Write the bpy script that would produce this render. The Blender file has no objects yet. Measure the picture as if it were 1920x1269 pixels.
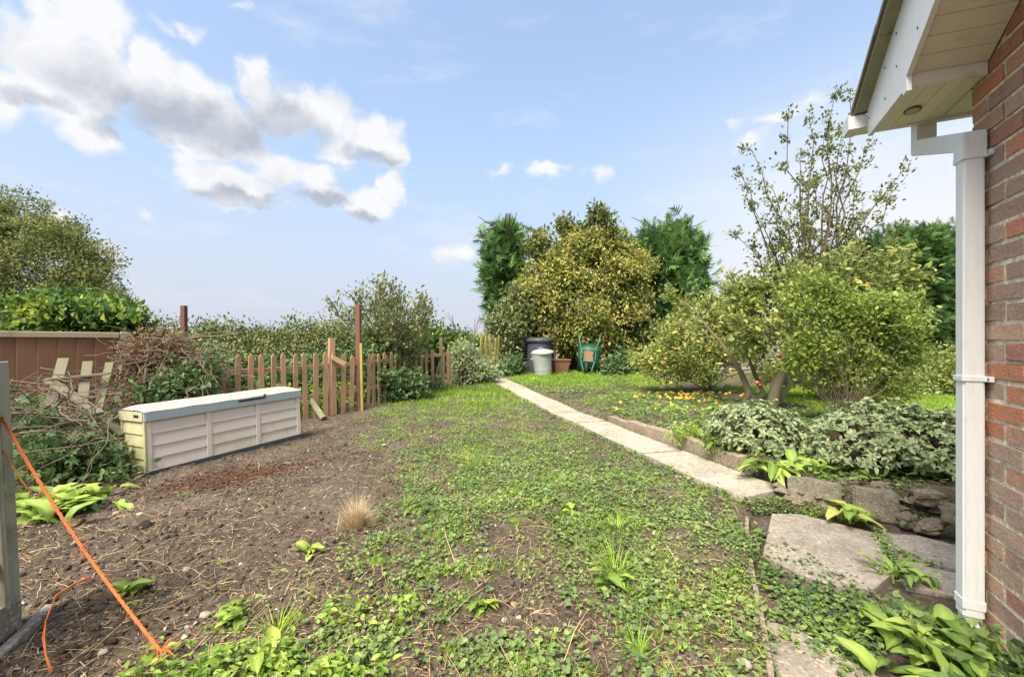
import bpy, bmesh, math, random
import numpy as np
from mathutils import Vector, Matrix

# ------------------------------------------------------------------ camera, sky, sun, exposure
scn = bpy.context.scene
C = scn.collection
R = math.radians
CAM_H = 1.2
FPX = 800.0
cam_data = bpy.data.cameras.new('camera')
cam = bpy.data.objects.new('camera', cam_data)
C.objects.link(cam)
cam_data.sensor_width = 36.0
cam_data.lens = 36.0 * FPX / 1920.0
cam_data.shift_y = 5.5 / 1920.0
cam_data.clip_start = 0.02
cam_data.clip_end = 3000
cam.location = (0, 0, CAM_H)
cam.rotation_euler = (R(90), 0, 0)
scn.camera = cam
scn.view_settings.view_transform = 'Standard'
scn.view_settings.look = 'None'
scn.view_settings.gamma = 1
scn.view_settings.use_curve_mapping = False
scn.view_settings.exposure = 1.5
scn.cycles.max_bounces = 5
scn.cycles.diffuse_bounces = 3
scn.cycles.transmission_bounces = 3

SUN_EL, SUN_AZ = 56.0, -150.0          # azimuth from +Y towards +X: behind the camera, to the left
sd = bpy.data.lights.new('sun', 'SUN')
sd.energy = 3.4
sd.angle = R(32)
sd.color = (1.0, 0.92, 0.79)
sun = bpy.data.objects.new('sun', sd)
C.objects.link(sun)
_sv = Vector((math.sin(R(SUN_AZ)) * math.cos(R(SUN_EL)), math.cos(R(SUN_AZ)) * math.cos(R(SUN_EL)), math.sin(R(SUN_EL))))
sun.rotation_euler = _sv.to_track_quat('Z', 'Y').to_euler()

SKY_STRENGTH = 0.12
world = bpy.data.worlds.new('World')
scn.world = world
world.use_nodes = True
world.cycles.sampling_method = 'MANUAL'
world.cycles.sample_map_resolution = 512


class NT:
    """tiny node-tree writer"""
    def __init__(s, nt):
        s.nt = nt
        nt.nodes.clear()

    def n(s, t, **kw):
        nd = s.nt.nodes.new(t)
        for k, v in kw.items():
            setattr(nd, k, v)
        return nd

    def put(s, sock, v):
        if v is None:
            return
        if isinstance(v, bpy.types.NodeSocket):
            s.nt.links.new(v, sock)
        else:
            if hasattr(sock, 'default_value'):
                dv = sock.default_value
                if hasattr(dv, '__len__') and not hasattr(v, '__len__'):
                    v = [v] * len(dv)
                if hasattr(dv, '__len__') and len(dv) == 4 and len(v) == 3:
                    v = (*v, 1)
                sock.default_value = v

    def m(s, op, a, b=None, c=None, clamp=False):
        nd = s.n('ShaderNodeMath', operation=op, use_clamp=clamp)
        s.put(nd.inputs[0], a)
        s.put(nd.inputs[1], b)
        s.put(nd.inputs[2], c)
        return nd.outputs[0]

    def vm(s, op, a, b=None, out=0):
        nd = s.n('ShaderNodeVectorMath', operation=op)
        s.put(nd.inputs[0], a)
        s.put(nd.inputs[1], b)
        return nd.outputs[out]

    def mix(s, f, a, b, bt='MIX'):
        nd = s.n('ShaderNodeMix', data_type='RGBA', blend_type=bt)
        s.put(nd.inputs[0], f)
        s.put(nd.inputs[6], a)
        s.put(nd.inputs[7], b)
        return nd.outputs[2]

    def noise(s, vec, scale, detail=4, rough=0.55, out=0, dim='3D', dist=0.0):
        nd = s.n('ShaderNodeTexNoise', noise_dimensions=dim)
        if vec is not None:
            s.put(nd.inputs['Vector'], vec)
        nd.inputs['Scale'].default_value = scale
        nd.inputs['Detail'].default_value = detail
        nd.inputs['Roughness'].default_value = rough
        nd.inputs['Distortion'].default_value = dist
        return nd.outputs[out]

    def ramp(s, f, stops, interp='LINEAR'):
        nd = s.n('ShaderNodeValToRGB')
        cr = nd.color_ramp
        cr.interpolation = interp
        while len(cr.elements) < len(stops):
            cr.elements.new(0.5)
        for e, (p, c) in zip(cr.elements, stops):
            e.position = p
            e.color = (*c, 1) if len(c) == 3 else c
        s.put(nd.inputs[0], f)
        return nd.outputs[0]

    def sm(s, v, a, b, lo=0.0, hi=1.0):
        nd = s.n('ShaderNodeMapRange', interpolation_type='SMOOTHSTEP')
        s.put(nd.inputs[0], v)
        for i, x in enumerate((a, b, lo, hi)):
            nd.inputs[i + 1].default_value = x
        return nd.outputs[0]

    def xyz(s, x, y, z):
        nd = s.n('ShaderNodeCombineXYZ')
        for i, v in enumerate((x, y, z)):
            s.put(nd.inputs[i], v)
        return nd.outputs[0]


def build_world():
    t = NT(world.node_tree)
    out = t.n('ShaderNodeOutputWorld')
    bg = t.n('ShaderNodeBackground')
    bg.inputs['Strength'].default_value = SKY_STRENGTH
    sky = t.n('ShaderNodeTexSky', sky_type='NISHITA')
    sky.sun_disc = False
    sky.sun_elevation = R(SUN_EL)
    sky.sun_rotation = R(SUN_AZ)
    sky.air_density = 1.0
    sky.dust_density = 1.6
    sky.ozone_density = 1.0
    tc = t.n('ShaderNodeTexCoord')
    sep = t.n('ShaderNodeSeparateXYZ')
    t.put(sep.inputs[0], tc.outputs['Generated'])
    x, y, z = sep.outputs
    az = t.m('ARCTAN2', x, y)
    el = t.m('ARCSINE', z)
    p = t.xyz(az, el, 0.0)
    dirv = tc.outputs['Generated']
    # thin high haze: paler sky low down and everywhere a little milky
    hz = t.sm(el, -0.02, 0.72, 1.0, 0.0)
    hz = t.m('POWER', hz, 1.2)
    right = t.sm(az, 0.12, 0.72, 0.0, 1.0)
    low = t.sm(el, 0.12, 0.58, 1.0, 0.0)
    milky = t.m('MULTIPLY_ADD', hz, 0.60, 0.38)
    c = t.mix(milky, sky.outputs[0], t.mix(t.sm(el, .04, .42), HAZE_LEFT, HAZE_HIGH))
    c = t.mix(t.m('MULTIPLY', t.m('MULTIPLY', right, low), 0.95), c, HAZE_RIGHT)
    # clouds: soft ellipses given by direction, torn and billowed by noise
    warp = t.noise(dirv, 6.0, 5, 0.6, out=1)
    wv = t.vm('MULTIPLY', t.vm('SUBTRACT', warp, (0.5, 0.5, 0.5)), (0.09, 0.07, 0.0))
    fine = t.noise(dirv, 26.0, 5, 0.6, out=1)
    wv2 = t.vm('MULTIPLY', t.vm('SUBTRACT', fine, (0.5, 0.5, 0.5)), (0.05, 0.04, 0.0))
    q = t.vm('ADD', t.vm('ADD', p, wv), wv2)
    jit = t.vm('ADD', dirv, t.vm('MULTIPLY', fine, (0.03, 0.03, 0.03)))

    def puff(off, sc):
        vo = t.n('ShaderNodeTexVoronoi', feature='F1')
        vo.inputs['Scale'].default_value = sc
        t.put(vo.inputs['Vector'], t.vm('ADD', jit, off))
        return vo.outputs['Distance']
    pf1 = puff((0, 0, 0), 13.0)
    pf2 = puff((0, 0, 0), 30.0)

    def field(blobs, base):
        acc = None
        for (px, py, rx, ry) in blobs:
            u = (px - 960) / FPX
            a = math.atan(u)
            e = math.atan((640 - py) / FPX * math.cos(a))
            ra = rx / FPX * math.cos(a) ** 2
            re = ry / FPX * math.cos(a) * math.cos(e) ** 2
            d = t.vm('SUBTRACT', base, (a, e, 0))
            d = t.vm('MULTIPLY', d, (1 / ra, 1 / re, 0))
            v = t.m('SUBTRACT', 1.0, t.vm('LENGTH', d, out=1))
            acc = v if acc is None else t.m('MAXIMUM', acc, v)
        return acc
    big = [(195, 50, 75, 75), (75, 120, 110, 70), (0, 160, 95, 75), (150, 175, 140, 85), (288, 130, 55, 70), (360, 210, 170, 75), (200, 150, 90, 80), (120, 60, 60, 50), (560, 205, 70, 55), (330, 170, 60, 50), (190, 262, 75, 45),
           (475, 165, 52, 50), (520, 220, 90, 50), (622, 222, 66, 62), (692, 262, 76, 54), (742, 290, 32, 34), (400, 268, 150, 32),
           (430, 345, 120, 42), (520, 318, 60, 36), (590, 330, 50, 28), (610, 366, 62, 22), (690, 388, 60, 34), (738, 352, 26, 34), (640, 290, 60, 26)]
    small = [(272, 408, 50, 20), (215, 472, 60, 24), (845, 472, 60, 24), (1115, 326, 46, 24), (1025, 312, 66, 16),
             (1405, 265, 70, 28), (1368, 222, 38, 24), (1515, 182, 56, 28), (1470, 213, 90, 18), (935, 318, 34, 18),
             (440, 12, 38, 22), (310, 45, 55, 22), (350, 60, 30, 30), (110, 408, 40, 16), (890, 446, 30, 12)]
    f1 = field(big, q)
    q2 = t.vm('ADD', p, t.vm('MULTIPLY', t.vm('ADD', wv, wv2), (0.35, 0.22, 0)))
    f2 = t.m('SUBTRACT', t.m('MULTIPLY', field(small, q), 0.60), 0.25)
    # the same kind of cloud goes on outside the frame
    other = t.noise(t.vm('MULTIPLY', dirv, (1, 1, 2.0)), 2.3, 6, 0.55)
    side = t.m('ADD', t.sm(y, 0.25, -0.1, 0.0, 1.0), t.sm(el, 0.78, 0.95, 0.0, 1.0), clamp=True)
    f3 = t.m('MULTIPLY', t.m('SUBTRACT', other, 0.52), 3.0)
    f3 = t.m('SUBTRACT', f3, t.m('SUBTRACT', 1.0, side))
    f3 = t.m('SUBTRACT', f3, t.sm(el, 0.0, 0.15, 1.0, 0.0))
    dens = t.m('MAXIMUM', t.m('MAXIMUM', f1, f2), f3)
    bil = t.m('ADD', t.m('MULTIPLY', t.m('SUBTRACT', 0.46, pf1), 0.62), t.m('MULTIPLY', t.m('SUBTRACT', 0.50, pf2), 0.34))
    dens = t.m('ADD', t.m('ADD', dens, bil), 0.15)
    mask = t.m('POWER', t.sm(dens, -0.10, 0.50), 1.2)
    # relief inside the cloud
    n1 = t.noise(dirv, 9.0, 7, 0.6)
    n2 = t.noise(t.vm('ADD', dirv, (0.012, 0.0, -0.03)), 9.0, 7, 0.6)
    rel = t.m('ADD', t.m('MULTIPLY', t.m('SUBTRACT', n2, n1), 1.3), t.m('MULTIPLY', t.m('SUBTRACT', puff((-0.012, 0.0, 0.022), 13.0), pf1), -0.8))
    under = field([(350, 222, 190, 58), (520, 232, 100, 46), (250, 250, 100, 34), (450, 374, 130, 18), (600, 372, 70, 18), (70, 185, 90, 26), (690, 412, 50, 14), (700, 300, 60, 16)],
                  t.vm('ADD', p, t.vm('MULTIPLY', t.vm('ADD', wv, wv2), (1.3, 1.1, 0))))
    grey = t.m('ADD', t.sm(under, -0.3, 0.7, 0.0, 0.92), rel, clamp=True)
    ccol = t.mix(grey, CLOUD_WHITE, CLOUD_GREY)
    wisps = t.m('MULTIPLY', t.sm(t.noise(t.vm('MULTIPLY', dirv, (1, 1, 3.5)), 3.2, 7, 0.62), 0.52, 0.74), 0.35)
    c = t.mix(wisps, c, HAZE_RIGHT)
    c = t.mix(t.m('MULTIPLY', mask, 0.97), c, ccol)
    t.put(bg.inputs[0], c)
    t.nt.links.new(bg.outputs[0], out.inputs[0])


K = 1.0 / (SKY_STRENGTH * 2.0 ** scn.view_settings.exposure)     # display-linear value -> sky radiance
HAZE_LEFT = (0.66 * K, 0.70 * K, 0.82 * K)
HAZE_HIGH = (0.56 * K, 0.69 * K, 0.88 * K)
HAZE_RIGHT = (0.97 * K, 0.98 * K, 1.0 * K)
CLOUD_WHITE = (0.98 * K, 0.98 * K, 1.0 * K)
CLOUD_GREY = (0.50 * K, 0.545 * K, 0.63 * K)
build_world()

rng = np.random.default_rng(7)
random.seed(7)


# ------------------------------------------------------------------ helpers
def at(px, py, z=0.0):
    """ground point seen at a photo pixel when it lies at height z"""
    Y = (CAM_H - z) * FPX / (py - 640.0)
    return Vector(((px - 960.0) / FPX * Y, Y, z))


def ray(px, py, Y):
    return Vector(((px - 960.0) / FPX * Y, Y, CAM_H + (640.0 - py) / FPX * Y))


def tag(o, label=None, cat=None, group=None, kind=None):
    if label: o['label'] = label
    if cat: o['category'] = cat
    if group: o['group'] = group
    if kind: o['kind'] = kind
    return o


def empty(name, loc=(0, 0, 0), rz=0.0, label=None, cat=None, group=None, kind=None):
    o = bpy.data.objects.new(name, None)
    C.objects.link(o)
    o.empty_display_size = 0.1
    o.location = loc
    o.rotation_euler = (0, 0, rz)
    return tag(o, label, cat, group, kind)


def link(name, me, parent=None, loc=(0, 0, 0), rot=(0, 0, 0), scale=(1, 1, 1)):
    o = bpy.data.objects.new(name, me)
    C.objects.link(o)
    o.location = loc
    o.rotation_euler = rot
    o.scale = scale
    if parent: o.parent = parent
    return o


def hash2(ix, iy, seed):
    h = (ix.astype(np.int64) * 374761393 + iy.astype(np.int64) * 668265263 + seed * 1442695041) & 0xFFFFFFFF
    h = ((h ^ (h >> 13)) * 1274126177) & 0xFFFFFFFF
    h = h ^ (h >> 16)
    return (h & 0xFFFFFF) / float(0xFFFFFF)


def vnoise(x, y, seed=0):
    x = np.asarray(x, float); y = np.asarray(y, float)
    ix = np.floor(x); iy = np.floor(y)
    fx = x - ix; fy = y - iy
    fx = fx * fx * (3 - 2 * fx); fy = fy * fy * (3 - 2 * fy)
    a = hash2(ix, iy, seed); b = hash2(ix + 1, iy, seed)
    c = hash2(ix, iy + 1, seed); d = hash2(ix + 1, iy + 1, seed)
    return (a * (1 - fx) + b * fx) * (1 - fy) + (c * (1 - fx) + d * fx) * fy


def fbm(x, y, seed=0, o=4):
    s = 0; a = 0.5; k = 1.0
    for i in range(o):
        s = s + a * vnoise(np.asarray(x) * k, np.asarray(y) * k, seed + i * 17)
        a *= 0.5; k *= 2.03
    return s


def sstep(v, a, b):
    t = np.clip((np.asarray(v, float) - a) / (b - a), 0, 1)
    return t * t * (3 - 2 * t)


class MB:
    """collects triangles; build() links them as one mesh object"""
    def __init__(s):
        s.V = []; s.F = []; s.Rn = []; s.n = 0

    def add(s, v, f, r=0.5):
        v = np.asarray(v, float); f = np.asarray(f, int)
        s.V.append(v); s.F.append(f + s.n)
        s.Rn.append(np.full(len(v), r) if np.isscalar(r) else np.asarray(r, float))
        s.n += len(v)

    def scatter(s, tmpl, P, B, S, r):
        """tmpl=(verts,tris); P (N,3); B (N,3,3) rows = width, length, normal axes; S (N,) or (N,3)"""
        tv, tf = tmpl
        N = len(P)
        if N == 0: return
        S = np.asarray(S, float)
        if S.ndim == 1: S = S[:, None]
        S = np.broadcast_to(S, (N, 3))
        loc = tv[None] * S[:, None, :]
        v = np.einsum('nvk,nkj->nvj', loc, B) + P[:, None, :]
        f = tf[None] + (np.arange(N) * len(tv))[:, None, None]
        s.add(v.reshape(-1, 3), f.reshape(-1, 3), np.repeat(r, len(tv)))

    def tube(s, pts, rad, sides=5, r=0.5, cap=True):
        pts = np.asarray(pts, float)
        n = len(pts)
        rad = np.broadcast_to(np.asarray(rad, float), (n,))
        T = np.gradient(pts, axis=0)
        T /= np.linalg.norm(T, axis=1)[:, None] + 1e-9
        up = np.array([0, 0, 1.0]) if abs(T[:, 2]).mean() < 0.8 else np.array([1.0, 0, 0])
        A = np.cross(T, up); A /= np.linalg.norm(A, axis=1)[:, None] + 1e-9
        Bv = np.cross(T, A)
        ang = np.linspace(0, 2 * np.pi, sides, endpoint=False)
        v = pts[:, None] + rad[:, None, None] * (np.cos(ang)[None, :, None] * A[:, None] + np.sin(ang)[None, :, None] * Bv[:, None])
        v = v.reshape(-1, 3)
        f = []
        for i in range(n - 1):
            for j in range(sides):
                k = (j + 1) % sides
                a, b, c, d = i * sides + j, i * sides + k, (i + 1) * sides + k, (i + 1) * sides + j
                f += [(a, b, c), (a, c, d)]
        if cap:
            v = np.vstack([v, pts[0], pts[-1]])
            e0, e1 = n * sides, n * sides + 1
            for j in range(sides):
                k = (j + 1) % sides
                f += [(e0, k, j), (e1, (n - 1) * sides + j, (n - 1) * sides + k)]
        s.add(v, f, r)

    def box(s, lo, hi, M=None, r=0.5):
        x0, y0, z0 = lo; x1, y1, z1 = hi
        v = np.array([(x0, y0, z0), (x1, y0, z0), (x1, y1, z0), (x0, y1, z0), (x0, y0, z1), (x1, y0, z1), (x1, y1, z1), (x0, y1, z1)], float)
        if M is not None:
            v = np.array([M @ Vector(p) for p in v])
        f = [(0, 2, 1), (0, 3, 2), (4, 5, 6), (4, 6, 7), (0, 1, 5), (0, 5, 4), (1, 2, 6), (1, 6, 5), (2, 3, 7), (2, 7, 6), (3, 0, 4), (3, 4, 7)]
        s.add(v, f, r)

    def lathe(s, prof, sides=32, r=0.5, cx=0, cy=0, sx=1, sy=1):
        n = len(prof)
        ang = np.linspace(0, 2 * np.pi, sides, endpoint=False)
        v = []
        for (rr, z) in prof:
            for a in ang:
                v.append((cx + rr * math.cos(a) * sx, cy + rr * math.sin(a) * sy, z))
        f = []
        for i in range(n - 1):
            for j in range(sides):
                k = (j + 1) % sides
                a, b, c, d = i * sides + j, i * sides + k, (i + 1) * sides + k, (i + 1) * sides + j
                f += [(a, b, c), (a, c, d)]
        s.add(v, f, r)

    def mesh(s, name, mat, smooth=False):
        V = np.concatenate(s.V); F = np.concatenate(s.F); Rn = np.concatenate(s.Rn)
        me = bpy.data.meshes.new(name)
        me.vertices.add(len(V))
        me.vertices.foreach_set('co', V.astype(np.float32).ravel())
        me.loops.add(len(F) * 3)
        me.loops.foreach_set('vertex_index', F.astype(np.int32).ravel())
        me.polygons.add(len(F))
        me.polygons.foreach_set('loop_start', np.arange(0, len(F) * 3, 3, dtype=np.int32))
        me.polygons.foreach_set('loop_total', np.full(len(F), 3, dtype=np.int32))
        me.polygons.foreach_set('use_smooth', np.full(len(F), smooth, dtype=bool))
        at_ = me.attributes.new('rnd', 'FLOAT', 'POINT')
        at_.data.foreach_set('value', Rn.astype(np.float32))
        me.update()
        me.validate()
        if mat: me.materials.append(mat)
        return me

    def build(s, name, mat, parent=None, smooth=False, **kw):
        return link(name, s.mesh(name, mat, smooth), parent, **kw)


def norm(v):
    return v / (np.linalg.norm(v, axis=-1, keepdims=True) + 1e-9)


def frames(D, U):
    D = norm(D)
    X = norm(np.cross(D, U))
    Z = np.cross(X, D)
    return np.stack([X, D, Z], axis=1)


def rdir(n):
    return norm(rng.normal(size=(n, 3)))


# leaf templates: width along x, length along y (0..1), normal z
T_DIAMOND = (np.array([(0, 0, 0), (-.3, .45, .07), (0, 1, -.04), (.3, .45, .07)]), np.array([(0, 2, 1), (0, 3, 2)]))
T_LEAF = (np.array([(0, 0, 0), (-.24, .3, .07), (-.2, .68, .05), (0, 1, -.1), (.2, .68, .05), (.24, .3, .07), (0, .5, -.01)]),
          np.array([(0, 6, 1), (1, 6, 2), (2, 6, 3), (3, 6, 4), (4, 6, 5), (5, 6, 0)]))
_a = np.linspace(0.22, 2 * np.pi - 0.22, 10)
_r = np.array([1, .82, 1.1, .84, 1.12, 1.12, .84, 1.1, .82, 1]) * .5
T_ROUND = (np.vstack([[(0, 0.05, -.05)], np.stack([np.sin(_a) * _r, .45 - np.cos(_a) * _r, .16 * np.abs(np.sin(_a)) - .06 * (np.arange(10) % 2)], 1)]),
           np.array([(0, i, i + 1) for i in range(1, 10)]))


def _spray(n=9, w=.055, spread=.95):
    V, F = [], []
    for i in range(n):
        t = i / (n - 1)
        side = -1 if i % 2 else 1
        y0 = t * .62
        ln = .5 * (1 - .45 * t) + .12
        a = side * spread * (1 - .6 * t)
        dx, dy = math.sin(a), math.cos(a)
        b = len(V)
        V += [(-w * dy, y0 + w * dx, 0), (w * dy, y0 - w * dx, 0), (dx * ln, y0 + dy * ln, .05 * math.sin(i * 2.3) - .05)]
        F.append((b, b + 1, b + 2))
    return np.array(V), np.array(F)


T_SPRAY = _spray()


def _compound(k=5):
    V, F = [], []
    for i in range(k):
        a = (i - (k - 1) / 2) * (2.4 / max(1, k - 1))
        ln = .62 - .09 * abs(i - (k - 1) / 2)
        c, s_ = math.cos(a), math.sin(a)
        base = (s_ * .05, .35 + c * .05 - .1 * abs(a))
        b = len(V)
        for (x, y, z) in [(0, 0, 0), (-.17, .45, .05), (0, 1, -.06), (.17, .45, .05)]:
            X, Y = x * ln * 1.25, y * ln
            V.append((base[0] + X * c + Y * s_, base[1] - X * s_ + Y * c, z * ln))
        F += [(b, b + 2, b + 1), (b, b + 3, b + 2)]
    return np.array(V), np.array(F)


T_BRAMBLE = _compound()
T_BLADE = (np.array([(-.03, 0, 0), (.03, 0, 0), (-.024, .45, .03), (.024, .45, .03), (0, 1, -.18)]),
           np.array([(0, 1, 3), (0, 3, 2), (2, 3, 4)]))


def longleaf(width=.3, droop=.35, fold=.12, seg=6, wav=.02):
    V, F = [], []
    for i in range(seg + 1):
        t = i / seg
        w = width * .5 * (math.sin(math.pi * min(1, t * .92 + .03)) ** .7) * (1.0 if t < .98 else .1)
        if t < .18: w = max(.02, w * t / .18)
        z = .5 * t * (1 - t) * 1.1 - droop * t * t
        y = t * (1 - .15 * t)
        for sx in (-1, -.5, 0, .5, 1):
            V.append((sx * w, y, z + fold * abs(sx) * w * 2 + wav * math.sin(i * 1.9 + sx * 2.2) * abs(sx)))
    for i in range(seg):
        for j in range(4):
            a = i * 5 + j
            F += [(a, a + 1, a + 6), (a, a + 6, a + 5)]
    return np.array(V), np.array(F)


def midrib(r0, n):
    return np.clip(r0 + np.tile([-.08, -.02, .24, -.02, -.08], n // 5), 0, 1)


T_LONG = longleaf()
T_SAGE = longleaf(.34, .25, .1, 4, .0)


# ------------------------------------------------------------------ materials
def newmat(name):
    m = bpy.data.materials.new(name)
    m.use_nodes = True
    return m, NT(m.node_tree)


def finish(t, col, rough=.8, bump=None, spec=.3, metal=0.0, trans=0.0, transcol=None, dist=.01, strength=.5, alpha=None):
    out = t.n('ShaderNodeOutputMaterial')
    b = t.n('ShaderNodeBsdfPrincipled')
    t.put(b.inputs['Base Color'], col)
    t.put(b.inputs['Roughness'], rough)
    t.put(b.inputs['Metallic'], metal)
    b.inputs['Specular IOR Level'].default_value = spec
    if bump is not None:
        bn = t.n('ShaderNodeBump')
        bn.inputs['Strength'].default_value = strength
        bn.inputs['Distance'].default_value = dist
        t.put(bn.inputs['Height'], bump)
        t.nt.links.new(bn.outputs[0], b.inputs['Normal'])
    sh = b.outputs[0]
    if trans > 0:
        tr = t.n('ShaderNodeBsdfTranslucent')
        t.put(tr.inputs[0], transcol if transcol is not None else col)
        mx = t.n('ShaderNodeMixShader')
        mx.inputs[0].default_value = trans
        t.nt.links.new(sh, mx.inputs[1])
        t.nt.links.new(tr.outputs[0], mx.inputs[2])
        sh = mx.outputs[0]
    t.nt.links.new(sh, out.inputs[0])


def leafmat(name, stops, trans=.33, rough=.5, patch=.5, spec=.3):
    m, t = newmat(name)
    a = t.n('ShaderNodeAttribute', attribute_name='rnd')
    g = t.n('ShaderNodeNewGeometry')
    oi = t.n('ShaderNodeObjectInfo')
    nz = t.noise(g.outputs['Position'], 1.6, 3, .6)
    f = t.m('ADD', t.m('MULTIPLY', a.outputs['Fac'], 1 - patch * .5), t.m('MULTIPLY', t.m('SUBTRACT', nz, .42), patch * 1.6))
    col = t.ramp(f, stops)
    fine = t.noise(g.outputs['Position'], 60, 2, .6)
    col = t.mix(t.m('MULTIPLY', fine, .35), col, (.25, .3, .1), 'OVERLAY')
    col = t.mix(1.0, col, (1.58, 1.48, 1.36), 'MULTIPLY')
    finish(t, col, rough, spec=spec, trans=trans)
    return m


def objrnd(t):
    return t.n('ShaderNodeObjectInfo').outputs['Random']


def woodmat(name, c1, c2, algae=(.16, .17, .07), alg=.3, axis=(1, 1, 12), rough=.85, lichen=.0, grain=8.0):
    m, t = newmat(name)
    tc = t.n('ShaderNodeTexCoord')
    rnd = objrnd(t)
    off = t.vm('ADD', tc.outputs['Object'], t.xyz(t.m('MULTIPLY', rnd, 31.0), t.m('MULTIPLY', rnd, 17.0), 0.0))
    v = t.vm('DIVIDE', off, axis)
    g = t.noise(v, grain * 6, 5, .65, dist=.4)
    col = t.mix(g, c1, c2)
    col = t.mix(t.m('MULTIPLY', rnd, .35), col, (c2[0] * 1.3, c2[1] * 1.25, c2[2] * 1.2))
    blot = t.sm(t.noise(off, 6, 5, .65), .62 - alg * .4, .85 - alg * .2)
    col = t.mix(t.m('MULTIPLY', blot, min(1, .4 + alg)), col, algae)
    if lichen > 0:
        l2 = t.sm(t.noise(off, 16, 4, .6), .66 - lichen * .25, .74 - lichen * .2)
        col = t.mix(l2, col, (.34, .31, .09))
    finish(t, col, rough, bump=g, dist=.004, strength=.6)
    return m


def simplemat(name, col, rough=.6, spec=.35, var=.15, scale=12, metal=0.0, dirt=None, dirtamt=.4, bump=.2):
    m, t = newmat(name)
    tc = t.n('ShaderNodeTexCoord')
    nz = t.noise(tc.outputs['Object'], scale, 5, .62)
    c = t.mix(nz, tuple(x * (1 - var) for x in col), tuple(min(1, x * (1 + var)) for x in col))
    if dirt:
        d = t.sm(t.noise(tc.outputs['Object'], scale * .45, 6, .7), .62 - dirtamt * .3, .78)
        c = t.mix(t.m('MULTIPLY', d, .8), c, dirt)
    finish(t, c, rough, bump=nz, dist=.003, strength=bump, spec=spec, metal=metal)
    return m


M = {}
M['concrete'] = None


def concrete(name, c, moss=(.11, .12, .05), mossamt=.3, speck=.5):
    m, t = newmat(name)
    g = t.n('ShaderNodeNewGeometry')
    rnd = objrnd(t)
    pos = g.outputs['Position']
    big = t.noise(pos, 3.2, 6, .7)
    mid = t.noise(pos, 22, 6, .72, dist=.5)
    fine = t.noise(pos, 95, 4, .75)
    vo = t.n('ShaderNodeTexVoronoi')
    vo.inputs['Scale'].default_value = 85
    t.put(vo.inputs['Vector'], pos)
    sc = t.n('ShaderNodeSeparateColor')
    t.put(sc.inputs[0], vo.outputs['Color'])
    col = t.mix(t.sm(big, .3, .7), tuple(x * .66 for x in c), tuple(min(1, x * 1.2) for x in c))
    col = t.mix(t.m('MULTIPLY', rnd, .5), col, tuple(x * .72 for x in c))
    col = t.mix(t.sm(mid, .52, .75, 0, .6), col, (c[0] * .5, c[1] * .5, c[2] * .46))
    col = t.mix(t.sm(fine, .52, .68, 0, speck), col, tuple(x * .42 for x in c))
    col = t.mix(t.m('MULTIPLY', t.sm(sc.outputs[0], .78, .9), speck * 1.1), col, tuple(min(1, x * 1.5) for x in c))
    col = t.mix(t.m('MULTIPLY', t.sm(sc.outputs[1], .82, .92), speck), col, (c[0] * .45, c[1] * .38, c[2] * .32))
    mo = t.sm(t.noise(pos, 9, 7, .75), .64 - mossamt * .3, .74)
    col = t.mix(t.m('MULTIPLY', mo, .75), col, moss)
    h = t.m('ADD', t.m('MULTIPLY', fine, .8), t.m('MULTIPLY', mid, 1.1))
    finish(t, col, .9, bump=h, dist=.006, strength=.8, spec=.2)
    return m


M['slab'] = concrete('slab_concrete', (.42, .365, .29), mossamt=.32)
M['patio'] = concrete('patio_concrete', (.35, .30, .24), mossamt=.3)
M['kerb'] = concrete('kerb_concrete', (.30, .24, .18), (.12, .13, .05), .45)
M['block'] = concrete('stone_block', (.27, .24, .18), (.10, .10, .05), .5)
M['post_conc'] = concrete('post_concrete', (.42, .37, .30), mossamt=.3)
M['rubble'] = concrete('rubble_stone', (.24, .195, .14), (.08, .09, .04), .4)


def brickmat():
    m, t = newmat('brick_faces')
    rnd = objrnd(t)
    g = t.n('ShaderNodeNewGeometry')
    pos = g.outputs['Position']
    base = t.ramp(rnd, [(0, (.27, .185, .16)), (.18, (.37, .21, .155)), (.34, (.34, .25, .21)), (.5, (.42, .17, .10)), (.62, (.27, .19, .165)),
                        (.74, (.42, .29, .22)), (.85, (.58, .22, .09)), (.93, (.30, .14, .11)), (1, (.19, .15, .14))], 'CONSTANT')
    n1 = t.noise(pos, 14, 6, .7)
    n2 = t.noise(pos, 90, 4, .7)
    n3 = t.noise(pos, 30, 5, .65, dist=.6)
    col = t.mix(t.m('MULTIPLY', n1, .5), base, (.30, .21, .165))
    col = t.mix(1.0, col, (1.40, 1.34, 1.22), 'MULTIPLY')
    col = t.mix(t.sm(n3, .52, .72, 0, .55), col, (.46, .33, .25))
    col = t.mix(t.m('MULTIPLY', t.sm(n2, .58, .75), .5), col, (.14, .10, .09))
    col = t.mix(t.sm(t.noise(pos, 50, 5, .7), .68, .76, 0, .5), col, (.55, .5, .42))
    pit = t.sm(t.noise(pos, 160, 3, .7), .60, .70)
    col = t.mix(t.m('MULTIPLY', pit, .55), col, (.10, .07, .06))
    col = t.mix(t.sm(t.noise(pos, 6, 5, .7), .55, .75, 0, .4), col, (.16, .13, .11))
    h = t.m('SUBTRACT', t.m('ADD', n2, t.m('MULTIPLY', n3, 1.6)), t.m('MULTIPLY', pit, .8))
    finish(t, col, .92, bump=h, dist=.006, strength=.9, spec=.12)
    return m


M['brick'] = brickmat()
M['mortar'] = concrete('mortar', (.72, .64, .50), (.16, .16, .09), .35)


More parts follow.
